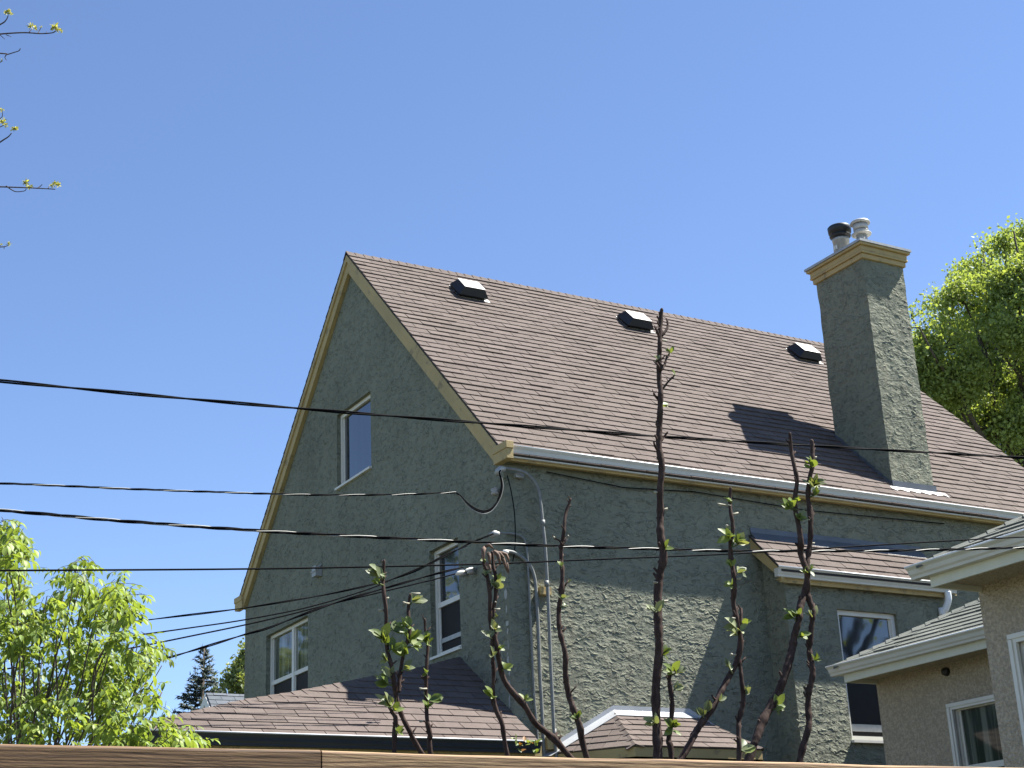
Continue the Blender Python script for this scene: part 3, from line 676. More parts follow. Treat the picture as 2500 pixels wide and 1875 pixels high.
s = MB(); p = at(1234, 1347, 1, 13.768); s.tube([p+Vector((0.03, 0, 0)), p-Vector((0.01, 0, 0)), p-Vector((.02, 0, .035))], [.024, .026, .024], 12); s.build('weatherhead', M['white'], cb_)
s = MB(); s.tube(smooth_pts([at(a, b, 1, 13.76) for a, b in ((1238, 1160), (1247, 1195), (1255, 1243), (1258, 1291), (1257, 1339), (1252, 1371))], 5), 0.006, 6); s.build('wall_cable', M['black'], H)
bl = MB(); bl.box((8.43, 13.73, 3.53), (8.56, WY-0.001, 3.61)); bl.build('mounting_block', M['mustard'], H)
bl = MB(); bl.box((8.40, 13.71, 1.93), (8.56, WY-0.001, 2.05)); bl.build('mounting_block', M['mustard'], H)
bl = MB(); bl.box((8.20, 13.75, 4.79), (8.30, WY-0.001, 4.84)); bl.build('mounting_block', M['galv'], H)
# insulators and the thin cable under the eave
for px in ((1208, 1198), (1130, 1396), (1150, 1391)):
    p = at(*px, 0, 8.02); s = MB(); s.lathe(p-Vector((0, 0, 0.05)), [(0.03, 0), (0.045, 0.02), (0.03, 0.04), (0.045, 0.06), (0.03, 0.08)], 14); s.tube([p, p+Vector((0.07, 0, 0))], 0.01, 6); s.build('insulator', M['ceramic'], H)
s = MB(); s.tube([(8.6, 13.775, 4.90), (9.6, 13.775, 4.83), (10.6, 13.775, 4.885), (12.2, 13.775, 4.83), (14.5, 13.775, 4.88)], 0.006, 5); s.build('eave_cable', M['black'], H)

# ------------------------------------------------------------------ the beige neighbour house (right)
B = thing('stucco_bungalow', 'beige pebble dash bungalow with grey shingle hip roofs and pale gutters at right edge', 'house', (12, 6, GROUND))
ZE = 2.57; UX, UY = 8.307, 8.348; LX, LY = 10.682, 12.007
SP = 0.5
bwl = MB()
wall(bwl, 0, 11.227, 8.25, 11.887, GROUND, 2.45, [(9.95, 10.93, 0.9, 2.05)], None, 0.10)
wall(bwl, 1, 11.887, 11.227, 17.0, GROUND, 2.45)
wall(bwl, 0, 8.927, -2.0, 8.24, GROUND, 2.45, [(6.9, 7.955, 0.6, 1.995)], None, 0.10)
wall(bwl, 1, 8.24, 8.927, 11.227, GROUND, 2.45)
bwl.face([(11.227, 8.24, 2.45), (11.227, 8.24, 4.4), (8.95, 8.24, 2.6)])
bwl.build('wall', M['dash'], B)
def hiproof(x0, y0, yend, run, soff_x, soff_y, corner):
    d = MB(); zt = ZE+run*SP
    a = Vector((x0+0.06, y0-0.06, ZE-0.005)); b = Vector((x0+0.06, yend, ZE-0.005)); c = Vector((x0+0.06+run, y0-0.06-run, zt)); e_ = Vector((x0+0.06+run, yend, zt)); f = Vector((x0+0.06+run*2.2, y0-0.06, ZE-0.005)); g_ = Vector((x0+0.06+run*2.2, y0-0.06-run, zt))
    d.face([b, a, c, e_]); d.face([a, f, g_, c]); R = d.build('roof', M['deck'], B)
    V_ = Vector((1, 0, SP)); U_ = Vector((0, -1, 0)); Lu = a.y-yend; Lv = V_.length*run
    s = MB(); shingles(s, a+Vector((0, 0, 0.004)), U_, V_, [[(0, 0), (Lu, 0), (Lu, Lv), (run, Lv)]], hmin=0.010, hmax=0.018); s.build('shingles', M['gshingle'], R)
    s = MB(); caps(s, a+Vector((0, 0, 0.01)), c+Vector((0, 0, 0.01)), 0.12, (1, 1, -0.0), (-1, -1, -0.0)) if False else caps(s, a+Vector((0, 0, 0.012)), c+Vector((0, 0, 0.012)), 0.12, (-0.7, -0.7, -0.35), (0.7, 0.7, -0.35)); s.build('hip_cap', M['gshingle'], R)
    gutter('gutter', B, yend, y0, x0, x0+0.12, ZE, 0.088, ('gutter', 'rim'), 1)
    gutter('gutter', B, x0+0.12, x0+2.2, y0, y0-0.12, ZE, 0.088, ('gutter', 'rim'), 0)
    fs = MB(); fs.box((x0+0.122, yend, ZE-0.165), (x0+0.147, y0-0.122, ZE-0.02)); fs.box((x0+0.147, y0-0.147, ZE-0.165), (x0+2.2, y0-0.122, ZE-0.02)); fs.build('fascia', M['cream'], B)
    so_ = MB(); so_.box((x0+0.148, yend, ZE-0.124), (soff_x, y0-0.15, ZE-0.118)); so_.box((soff_x, soff_y, ZE-0.124), (x0+2.2, y0-0.15, ZE-0.118)); so_.build('soffit', M['dash'], B)
hiproof(LX, LY, 8.26, 1.9, 11.225, 11.889, 0)
hiproof(UX, UY, -2.0, 3.2, 8.925, 8.242, 1)
def trim(parent, x, a0, a1, z0, z1, w=0.10):
    t = MB(); t.box((x-0.03, a0-w, z0-w), (x-0.001, a0, z1+w)); t.box((x-0.03, a1, z0-w), (x-0.001, a1+w, z1+w)); t.box((x-0.029, a0, z1), (x-0.001, a1, z1+w)); t.box((x-0.05, a0-w, z0-w), (x-0.031, a1+w, z0-w+0.03))
    t.box((x-0.042, a0-w-.005, z1+w-0.03), (x-0.031, a1+w+.005, z1+w+.004)); t.box((x-0.042, a1+w-0.03, z0-w+.035), (x-0.031, a1+w+.004, z1+w-.035))
    return t.build('window_trim', M['white'], parent)
w_ = window(B, 0, 11.227+0.06, 9.95, 10.93, 0.9, 2.05, rows=(1.45,), fr=0.06, glass='glass_curtain', lower='glass_dark'); trim(B, 11.227, 10.0-0.05, 10.88, 0.95, 2.0, 0.055)
w_ = window(B, 0, 8.927+0.06, 6.9, 7.955, 0.6, 1.995, rows=(1.3,), fr=0.07, glass='glass'); trim(B, 8.927, 6.9, 7.93, 0.62, 1.97, 0.06)
bd = MB()
for i in range(9): bd.box((11.227+0.052, 9.99, 1.98-0.055*i-0.01), (11.227+0.058, 10.88, 1.98-0.055*i-0.045))
p = at(2311, 1640, 0, 11.225); hb = MB(); hb.tube([p+Vector((0.0, 0, 0)), p+Vector((-0.04, 0, 0))], [0.045, 0.035], 12); hb.build('pipe_outlet', M['blackmetal'], B)

# ------------------------------------------------------------------ small gabled house far left
G = thing('gabled_garage', 'small distant garage with slate grey gable roof and pale rake boards', 'garage', (14.0, 33.0, GROUND))
ga = deep(502.6, 1692.5, 34); gs = 0.95; gw = 3.2; gl = 7.0
gd = MB(); a = ga; bL = ga+Vector((0, gw, -gw*gs)); bR = ga+Vector((0, -gw, -gw*gs))
for e_ in (bL, bR):
    nn_ = Vector((0, -1 if e_.y < a.y else 1, 1)).normalized(); gd.prism([a, e_, e_-nn_*0.03, a-nn_*0.03], (gl, 0, 0))
GR = gd.build('roof', M['deck'], G)
s = MB(); V_ = (a-bR); shingles(s, bR+Vector((0, 0, .005)), (1, 0, 0), V_, [[(0, 0), (gl, 0), (gl, V_.length), (0, V_.length)]], e=0.16); s.build('shingles', M['fshingle'], GR)
s = MB()
for e_ in (bL, bR): s.prism([a+Vector((-.03, 0, -.03)), e_+Vector((-.03, 0, -.03)), e_+Vector((-.03, 0, -.26)), a+Vector((-.03, 0, -.26))], (0.03, 0, 0))
s.build('rake_board', M['white'], G)
s = MB(); x = ga.x+0.25; s.mesh([(x, ga.y-gw+.3, GROUND), (x, ga.y+gw-.3, GROUND), (x, ga.y+gw-.3, ga.z-gw*gs), (x, ga.y, ga.z-.3), (x, ga.y-gw+.3, ga.z-gw*gs)], [(0, 1, 2, 3, 4)])
s.box((x+.01, ga.y-gw+.3, GROUND), (x+gl-.4, ga.y+gw-.3, ga.z-gw*gs)); s.build('wall', M['darkflash'], G)

# ------------------------------------------------------------------ fence
FY, FZ = 2.6, 0.352
FN = thing('wooden_fence', 'treated pine fence with flat top rail along the bottom of the view', 'fence', (1.6, FY, GROUND))
xj = at(785, 1830, 1, FY).x
def rail(x0, x1, tint, z):
    r = MB(); n = 40; pr_ = [(0.0, -0.0875), (0.0, -0.005), (0.0015, -0.0015), (0.005, 0.0), (0.033, 0.0), (0.0365, -0.0015), (0.038, -0.005), (0.038, -0.0875)]
    vs_ = []; k = len(pr_)
    for i in range(n+1):
        x = x0+(x1-x0)*i/n; dz = 0.0009*math.sin(x*7)+0.0006*math.sin(x*17+1)
        for a, b in pr_: vs_.append((x, FY+a+0.0005*math.sin(x*11), z+b+dz))
    fs_ = [(i*k+j, i*k+(j+1) % k, (i+1)*k+(j+1) % k, (i+1)*k+j) for i in range(n) for j in range(k)]
    r.mesh(vs_, fs_, tint); r.face([vs_[j] for j in range(k)][::-1], tint); r.face([vs_[n*k+j] for j in range(k)], tint)
    return r.build('top_rail', M['wood'], FN)
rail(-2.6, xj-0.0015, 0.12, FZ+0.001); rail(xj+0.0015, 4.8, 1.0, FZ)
pk = MB()
for i in range(52):
    x = -2.6+i*0.142; pk.box((x, FY+0.0385, GROUND+0.05), (x+0.136, FY+0.056, FZ-0.004), rnd.uniform(0.5, 1))
pk.build('boards', M['wood'], FN)
for x in (-2.0, xj, 3.2):
    po = MB(); po.box((x-0.045, FY+0.057, GROUND), (x+0.045, FY+0.147, FZ-0.01), 0.7); po.build('post', M['wood'], FN)

# ------------------------------------------------------------------ leaves and saplings
def leaf(mb, base, d, up_, L, W, tint=0.5, fold=0.35, droop=0.0):
    """pointed oval leaf folded along its midrib"""
    d = d.normalized(); s = d.cross(up_)
    if s.length < 1e-3: s = d.orthogonal()
    s.normalize(); n_ = s.cross(d).normalized()
    prof = ((0.0, 0.0), (0.22, 0.72), (0.5, 1.0), (0.78, 0.66), (1.0, 0.0))
    mid = [base+d*L*t+n_*(-droop*L*t*t) for t, _ in prof]; vs_ = list(mid)
    lf = [mid[i]+(s*w+n_*fold*w)*W*0.5 for i, (t, w) in enumerate(prof) if 0 < i < 4]; rg = [mid[i]+(-s*w+n_*fold*w)*W*0.5 for i, (t, w) in enumerate(prof) if 0 < i < 4]
    vs_ += lf+rg
    mb.mesh(vs_, [(0, 5, 1), (1, 5, 6, 2), (2, 6, 7, 3), (3, 7, 4), (0, 1, 8), (1, 2, 9, 8), (2, 3, 10, 9), (3, 4, 10)], tint, True)
def rv(r=rnd): 
    while True:
        v = Vector((r.uniform(-1, 1), r.uniform(-1, 1), r.uniform(-1, 1)))
        if 0.05 < v.length < 1: return v.normalized()
def nearest(stems, px, py):
    best = None
    for st in stems:
        for i in range(len(st)-1):
            (x0, y0), (x1, y1) = st[i][:2], st[i+1][:2]; dx, dy = x1-x0, y1-y0
            t = max(0, min(1, ((px-x0)*dx+(py-y0)*dy)/max(1e-6, dx*dx+dy*dy))); qx, qy = x0+dx*t, y0+dy*t
            dd = math.hypot(px-qx, py-qy)
            if best is None or dd < best[0]: best = (dd, qx, qy)
    return best
def sapling(label, Y, stems, leaves, buds=(), seed=1, dead=(), silver=0.35, radii=None, root=None, lsc=1.05):
    r = random.Random(seed); base = at(*stems[0][-1], 1, Y); base = Vector((base.x, Y, GROUND)) if root is None else Vector((root, Y, GROUND))
    T = thing('pruned_sapling', label, 'sapling', base, 'pruned fruit saplings behind the fence')
    px2m = lambda p, y=Y: (p.length and at(p[0], p[1], 1, y).dot(ROT.col[2]))/F
    depth0 = at(*stems[0][0], 1, Y).dot(ROT.col[2]); k = depth0/F
    for si, st in enumerate(stems):
        w0, w1 = radii[si]                    # width in px at the top and at the bottom
        P = [at(a, b, 1, Y) for a, b in st]
        for i, p in enumerate(P): p.y += 0.006*math.sin(i*1.7+si)
        if si == 0 or st[-1][1] > 1820:
            d_ = P[-1]-P[-2]; sl_x = d_.x/min(-1e-3, d_.z); sl_x = max(-1.2, min(1.2, sl_x)); e_ = P[-1]+Vector((-0.25*sl_x, 0, -0.25)); P.append(e_)
            P.append(Vector((e_.x-0.15*sl_x, Y, e_.z-0.4))); P.append(Vector((e_.x-0.15*sl_x+(base.x-e_.x)*0.3, Y, GROUND-0.02)))
        S = smooth_pts(P, 9); n = len(S); rad = []
        nknot = r.uniform(0, 6)
        for i in range(n):
            f_ = min(1, i/(n-1)*1.25); w = w0+(w1-w0)*(f_**0.8)
            z = noise.noise(S[i]*70)*0.22+0.45*max(0, noise.noise(S[i]*30+Vector((5, 5, 5)))-0.1)
            rad.append(max(1.4, w*(1+z))*k/2)
        rad[0] *= 0.45; rad[1] *= 0.8
        m_ = MB(); m_.tube(S, rad, 9)
        vis = [i for i in range(n) if S[i].z > 0.3]
        for q_ in range(max(2, int(len(vis)*0.14))):   # pruned spurs
            i = r.choice(vis[2:] if len(vis) > 3 else vis); a = r.uniform(-1, 1)
            dd = Vector((1 if r.random() < 0.5 else -1, r.uniform(-.6, .6), r.uniform(0.4, 1.2))).normalized()
            L = r.uniform(8, 17)*k; m_.tube([S[i], S[i]+dd*L*0.5+Vector((0, 0, L*.1)), S[i]+dd*L+Vector((0, 0, L*.35))], [rad[i]*0.6, rad[i]*0.42, rad[i]*0.3], 7)
        m_.build('stem', M['bark'], T)
    for (x, y, s_) in leaves:
        dd, qx, qy = nearest(stems, x, y); P0 = at(qx, qy, 1, Y); P1 = at(x, y, 1, Y-0.004); L = s_*k*lsc
        base_ = P0.lerp(P1, 0.5) if dd > s_*0.5 else P0.lerp(P1, 0.25)
        base_.y -= 0.006; cl_ = MB(); down = r.random() < silver
        cl_.tube([P0-Vector((0, 0, L*0.15)), base_], [2.6*k, 1.6*k], 6, 0.1)
        nl = r.randint(4, 7) if s_ > 17 else 3
        mean = (P1-P0); mean = mean.normalized() if mean.length > 1e-4 else Vector((0, -1, 0)); mean = (mean+Vector((0, -0.2, 0.55))).normalized()
        for i in range(nl):
            d_ = (mean*0.8+rv(r)*0.95); d_.z = d_.z*0.8+0.25; LL = L*r.uniform(0.6, 1.1)
            leaf(cl_, base_+rv(r)*L*0.06, d_, Vector((r.uniform(-.6, .6), -0.9, 0.5)), LL, LL*r.uniform(0.5, 0.68), r.random(), r.uniform(0.1, 0.6), r.uniform(-0.1, 0.3))
        cl_.build('leaf_cluster', M['leaf_silver' if down else 'leaf_young'], T)
    for (x, y) in buds:
        dd, qx, qy = nearest(stems, x, y); P0 = at(qx, qy, 1, Y); P1 = at(x, y, 1, Y-0.003)
        bd_ = MB(); bd_.tube([P0, P0.lerp(P1, 0.6), P1, P1+(P1-P0)*0.25+Vector((0, 0, 3*k))], [2.4*k, 2.0*k, 3.4*k, 0.8*k], 7); bd_.build('bud', M['bud'], T)
    if dead:
        dm = MB()
        for (x0, y0, x1, y1, w) in dead:
            a = at(x0, y0, 1, Y-0.01); b = at(x1, y1, 1, Y-0.02); mid = a.lerp(b, 0.5)+Vector((r.uniform(-.004, .004), -.004, .006))
            dm.tube([a, a.lerp(mid, .5), mid, mid.lerp(b, .5), b], [w*k*.3, w*k*.5, w*k*.42, w*k*.35, w*k*.12], 5)
        dm.build('withered_leaves', M['dead'], T)
    return T
sapling('tallest bare stem, rising past the roof vents, with a leafy shoot at its foot', 3.3,
  [[(1616,752),(1616,780),(1611,820),(1608,850),(1611,880),(1612,925),(1611,960),(1610,1000),(1613,1040),(1610,1090),(1613,1140),(1611,1200),(1616,1250),(1612,1300),(1617,1360),(1613,1400),(1609,1450),(1605,1530),(1607,1590),(1604,1680),(1605,1770),(1603,1842)],
   [(1638,1628),(1636,1666),(1638,1714),(1638,1761),(1636,1809),(1638,1842)], [(1631,776),(1628,800),(1613,822)], [(1598,796),(1602,812),(1611,830)], [(1642,920),(1628,935),(1612,960)], [(1593,962),(1600,965),(1611,975)], [(1630,1054),(1622,1068),(1612,1080)], [(1598,1077),(1602,1090),(1610,1110)], [(1632,864),(1622,890),(1611,905)], [(1601,880),(1604,895),(1611,905)]],
  [(1632,857,20),(1603,874,13),(1647,912,17),(1620,990,24),(1621,1342,36),(1592,1494,28),(1624,1601,26),(1632,1640,30),(1655,1645,24),(1652,1684,24),(1584,1765,26),(1637,1782,34),(1643,1776,24)],
  [(1627,1243),(1599,1202),(1598,1422),(1627,1468),(1624,832)], 3, radii=[(9,20),(9,13),(4,7),(4,7),(4,6),(4,6),(4,6),(4,6),(4,7),(4,6)])
sapling('thin slightly crooked sapling stem just right of the wall conduits', 3.2,
  [[(1394,1216),(1386,1246),(1378,1272),(1374,1300),(1372,1335),(1373,1366),(1371,1398),(1369,1445),(1367,1492),(1368,1540),(1377,1597),(1380,1644),(1391,1692),(1399,1730),(1413,1777),(1429,1833)], [(1385,1310),(1379,1318),(1373,1332)], [(1354,1313),(1363,1320),(1372,1332)], [(1389,1416),(1380,1425),(1371,1445)], [(1404,1676),(1398,1684),(1392,1694)]],
  [(1360,1384,17),(1367,1462,18),(1378,1481,13),(1404,1756,24),(1387,1422,9)], [(1352,1312),(1387,1309)], 5, radii=[(6,15),(3,4),(3,4),(3,5),(3,4)])
sapling('forked sapling topped with withered brown leaves, in front of the corner conduits', 3.15,
  [[(1181,1336),(1183,1366),(1187,1398),(1193,1446),(1198,1493),(1201,1525),(1206,1556),(1214,1597),(1227,1641),(1242,1676),(1277,1723),(1306,1765),(1347,1796),(1378,1833)],
   [(1204,1344),(1206,1382),(1208,1414),(1209,1461),(1206,1493),(1203,1530)], [(1204,1546),(1200,1597),(1203,1635),(1206,1692),(1212,1730),(1223,1768),(1234,1826)]],
  [(1220,1418,24),(1208,1438,34),(1177,1404,18),(1178,1370,14),(1211,1537,24),(1186,1556,30),(1220,1586,18),(1197,1602,28),(1236,1631,26),(1191,1703,28),(1280,1707,22),(1209,1508,15)], [(1218,1488),(1209,1470)], 9,
  dead=[(1183,1336,1180,1370,13),(1184,1334,1205,1340,9),(1192,1350,1196,1378,12),(1206,1345,1222,1380,12),(1212,1350,1240,1398,11),(1218,1348,1244,1372,9),(1186,1375,1199,1402,10),(1207,1348,1234,1368,10),(1226,1366,1243,1400,8)], radii=[(8,15),(7,10),(8,12)])
sapling('leafiest sapling, forked, standing in front of the porch roof', 3.1,
  [[(938,1366),(938,1404),(936,1445),(940,1492),(944,1540),(948,1587),(954,1628),(960,1666),(971,1704),(982,1746),(998,1787),(1022,1828)],
   [(1004,1448),(998,1492),(998,1540),(987,1587),(981,1635),(973,1690)], [(952,1723),(960,1745),(964,1761),(965,1828)]],
  [(911,1408,36),(905,1398,30),(905,1425,20),(930,1408,20),(1012,1472,36),(965,1537,38),(975,1530,28),(990,1530,30),(920,1562,46),(925,1572,30),(964,1584,36),(974,1598,34),(932,1614,34),(1003,1566,36),(1014,1570,38),(1022,1584,30),(993,1636,28),(935,1655,34),(926,1677,40),(948,1722,42),(958,1735,34),(974,1790,24)], [(947,1461),(927,1490),(987,1472),(1022,1450),(947,1548)], 11, radii=[(7,13),(7,10),(9,12)], silver=0.25, lsc=1.0)
sapling('short leafy sapling stem between the forked pair and the dark porch shadow', 3.25,
  [[(1037,1510),(1041,1537),(1044,1571),(1039,1619),(1041,1666),(1043,1714),(1041,1761),(1049,1799),(1052,1828)]],
  [(1028,1566,32),(1040,1575,28),(1031,1644,20),(1052,1710,34),(1047,1728,22)], [(1027,1682),(1026,1761)], 13, radii=[(6,12)])
sapling('sapling left of the lean to roof with a downy tip and a low fork', 3.35,
  [[(1784,1189),(1785,1219),(1783,1249),(1786,1286),(1785,1323),(1787,1361),(1788,1398),(1791,1435),(1793,1467),(1798,1503),(1805,1561),(1800,1611),(1783,1651),(1760,1688),(1740,1724),(1722,1753),(1700,1789),(1668,1842)],
   [(1803,1600),(1807,1615),(1808,1666),(1814,1713),(1808,1756),(1803,1792),(1801,1846)], [(1812,1484),(1808,1500),(1803,1530)]],
  [(1776,1224,20),(1769,1314,32),(1777,1308,24),(1800,1325,40),(1812,1330,30),(1770,1383,20),(1806,1398,28),(1774,1432,24),(1792,1538,38),(1785,1550,28),(1815,1526,24),(1772,1633,30),(1756,1716,28),(1711,1733,32),(1703,1742,24),(1823,1694,22),(1814,1828,34),(1822,1835,26)], [(1758,1232),(1799,1254),(1775,1284),(1806,1413),(1789,1510),(1786,1598)], 17, radii=[(8,15),(9,13),(7,8)])
sapling('sapling crossing like a letter X in front of the lean to roof', 3.45,
  [[(1928,1055),(1935,1100),(1938,1137),(1943,1174),(1943,1212),(1945,1249),(1948,1286),(1953,1323),(1957,1348),(1963,1373),(1968,1398),(1969,1423),(1963,1458),(1952,1488),(1947,1515),(1941,1551),(1938,1578),(1925,1614),(1911,1660),(1897,1702),(1866,1756),(1841,1811),(1830,1846)],
   [(1984,1072),(1985,1100),(1981,1137),(1976,1169),(1976,1212),(1978,1249),(1976,1286),(1979,1323),(1976,1356),(1968,1400),(1970,1423),(1974,1440),(1976,1461),(1981,1492),(1980,1533),(1979,1580),(1980,1614),(1981,1647),(1976,1687),(1976,1723),(1974,1759),(1969,1786),(1957,1848)]],
  [(1969,1140,30),(1973,1135,22),(1976,1186,34),(1985,1190,28),(1995,1210,22),(1902,1243,26),(1928,1226,24),(1953,1270,28),(1944,1268,20),(1973,1394,30),(1967,1400,24),(1920,1507,28),(1938,1502,26),(1975,1507,28),(1957,1556,28),(1991,1612,20),(1902,1727,26),(1898,1737,20)], [(1992,1117),(1985,1511),(1987,1327),(1999,1186),(1867,1774),(1967,1669)], 19, radii=[(8,19),(10,15)], silver=0.3)
# low growth peeping over the rail
T = thing('leafy_shoot', 'small red and green leafy shoot peeping over the rail beside the porch gutter end', 'shoot', Vector((at(1283, 1830, 1, 3.0).x, 3.0, GROUND)))
p0 = at(1283, 1845, 1, 3.0); a_ = MB(); a_.tube([(p0.x, 3.0, GROUND), (p0.x, 3.0, -0.3), p0], [0.006, 0.004, 0.002], 6); a_.build('stem', M['bark'], T)
a_ = MB(); b_ = MB(); r_ = random.Random(2)
for i in range(22):
    x = r_.uniform(1258, 1312); y = r_.uniform(1806, 1838); p = at(x, y, 1, 3.0+r_.uniform(-.01, .01)); leaf(b_ if (i % 4 == 0 and x < 1295) else a_, p, rv(r_)+Vector((0, -.2, .3)), Vector((0, -.6, .8)), 0.015, 0.009, r_.random())
a_.build('leaves', M['leaf_young'], T); b_.build('red_leaves', M['reddish'], T)

# ------------------------------------------------------------------ trees
def limb_pts(a, b, sag, n=8, r=rnd, wob=0.06):
    a = Vector(a); b = Vector(b); L = (b-a).length; out = []
    for i in range(n+1):
        t = i/n; p = a.lerp(b, t); p.z += sag*L*4*t*(1-t); p += Vector((r.uniform(-1, 1), r.uniform(-1, 1), r.uniform(-1, 1)))*L*wob*(0 if i in (0, n) else 0.5); out.append(p)
    return out
# left tree: drooping compound leaves
def lime_tree():
    r = random.Random(21); D = 8.2
    c0 = deep(60, 2050, D); T = thing('young_maple', 'young maple with drooping lime green compound leaves at lower left', 'tree', Vector((c0.x, c0.y, GROUND)))
    tr_ = MB(); lf = MB(); tw = MB()
    base = Vector((c0.x, c0.y, GROUND)); fork = Vector((c0.x, c0.y, c0.z-0.5))
    tr_.tube([base, base.lerp(fork, .5)+Vector((.04, 0, 0)), fork], [0.06, 0.045, 0.03], 10)
    # blobs: centre px, radius px, sprigs
    blobs = [(20,1300,38,30),(10,1350,50,40),(40,1330,26,14),(60,1385,22,8),(15,1420,60,46),(60,1435,24,14),(185,1395,30,20),(160,1425,42,26),(205,1370,16,8),(115,1455,24,10),(200,1415,22,10),(150,1475,28,14),
             (305,1415,26,16),(300,1455,42,36),(270,1480,44,36),(320,1480,22,14),(240,1500,44,40),(285,1535,34,26),(245,1440,18,8),(90,1500,50,44),(40,1500,60,50),(20,1560,60,56),(110,1560,62,60),(190,1560,60,60),(245,1590,46,38),
             (335,1580,36,26),(365,1590,26,16),(330,1620,40,34),(395,1625,26,15),(360,1660,42,36),(395,1690,26,18),(290,1640,50,50),(300,1700,60,64),(370,1730,40,34),(220,1640,66,76),(130,1650,75,84),(40,1650,75,84),(30,1740,80,90),(130,1740,80,90),(230,1740,72,84),(310,1770,60,64),(385,1775,40,28),
             (420,1795,34,22),(450,1800,30,16),(480,1805,16,6),(400,1580,10,4),(465,1775,14,5)]
    k = D/F
    hubs = []
    for bx, by, br, ns in blobs:
        dz = r.uniform(-0.7, 0.9)
        hubs.append(deep(bx, by, D+dz))
        for _ in range(int(ns*1.4)):
            a = r.uniform(0, 6.28); q = br*math.sqrt(r.random()); x = bx+q*math.cos(a); y = by+q*math.sin(a)*0.95
            p = deep(x, y, D+dz+r.uniform(-0.35, 0.35))
            if noise.noise(p*3.1+Vector((4, 4, 4)))+0.5*noise.noise(p*7) < -0.09: continue
            d_ = Vector((r.uniform(-1, 1), r.uniform(-1, 1), r.uniform(-0.5, 0.15))).normalized()
            rl = r.uniform(0.05, 0.10); e_ = p+d_*rl+Vector((0, 0, -0.02)); tw.tube([p, p.lerp(e_, .5)+Vector((0, 0, .006)), e_], [0.0014, 0.0012, 0.0008], 4, cap=False)
            t0 = min(1, max(0, r.gauss(0.5, 0.22)))
            for j in range(5):
                s = (0.35, 0.35, 0.75, 0.75, 1.0)[j]; b = p.lerp(e_, s); sd = Vector((-d_.y, d_.x, 0)).normalized()*((1, -1, 1, -1, 0)[j])
                ld = d_*0.7+sd*0.85+Vector((0, 0, r.uniform(-1.1, 0.05))); L = r.uniform(0.034, 0.058)
                leaf(lf, b, ld, Vector((0, 0, 1)), L, L*r.uniform(0.4, 0.55), min(1, max(0, t0+r.uniform(-.15, .15))), r.uniform(0.1, 0.6), r.uniform(0, 0.5))
    for h in hubs:
        st = fork.lerp(h, 0.0); P = limb_pts(st, h, 0.05, 7, r, 0.05); tr_.tube(P, [0.007*(1-i/8)+0.0015 for i in range(8)], 6)
    # bare twig tips
    for (x, y) in ((4,1262),(86,1366),(192,1362),(302,1395),(344,1542),(370,1752),(400,1585),(57,1290)):
        q = min(hubs, key=lambda h: (h-deep(x, y, D)).length); tw.tube(limb_pts(q, deep(x, y, D), 0.02, 5, r, .03), [0.004, .0035, .003, .0025, .002, .0015], 5)
    tr_.build('trunk', M['twig'], T); tw.build('twigs', M['twig'], T); lf.build('crown', M['leaf_lime'], T)
lime_tree()
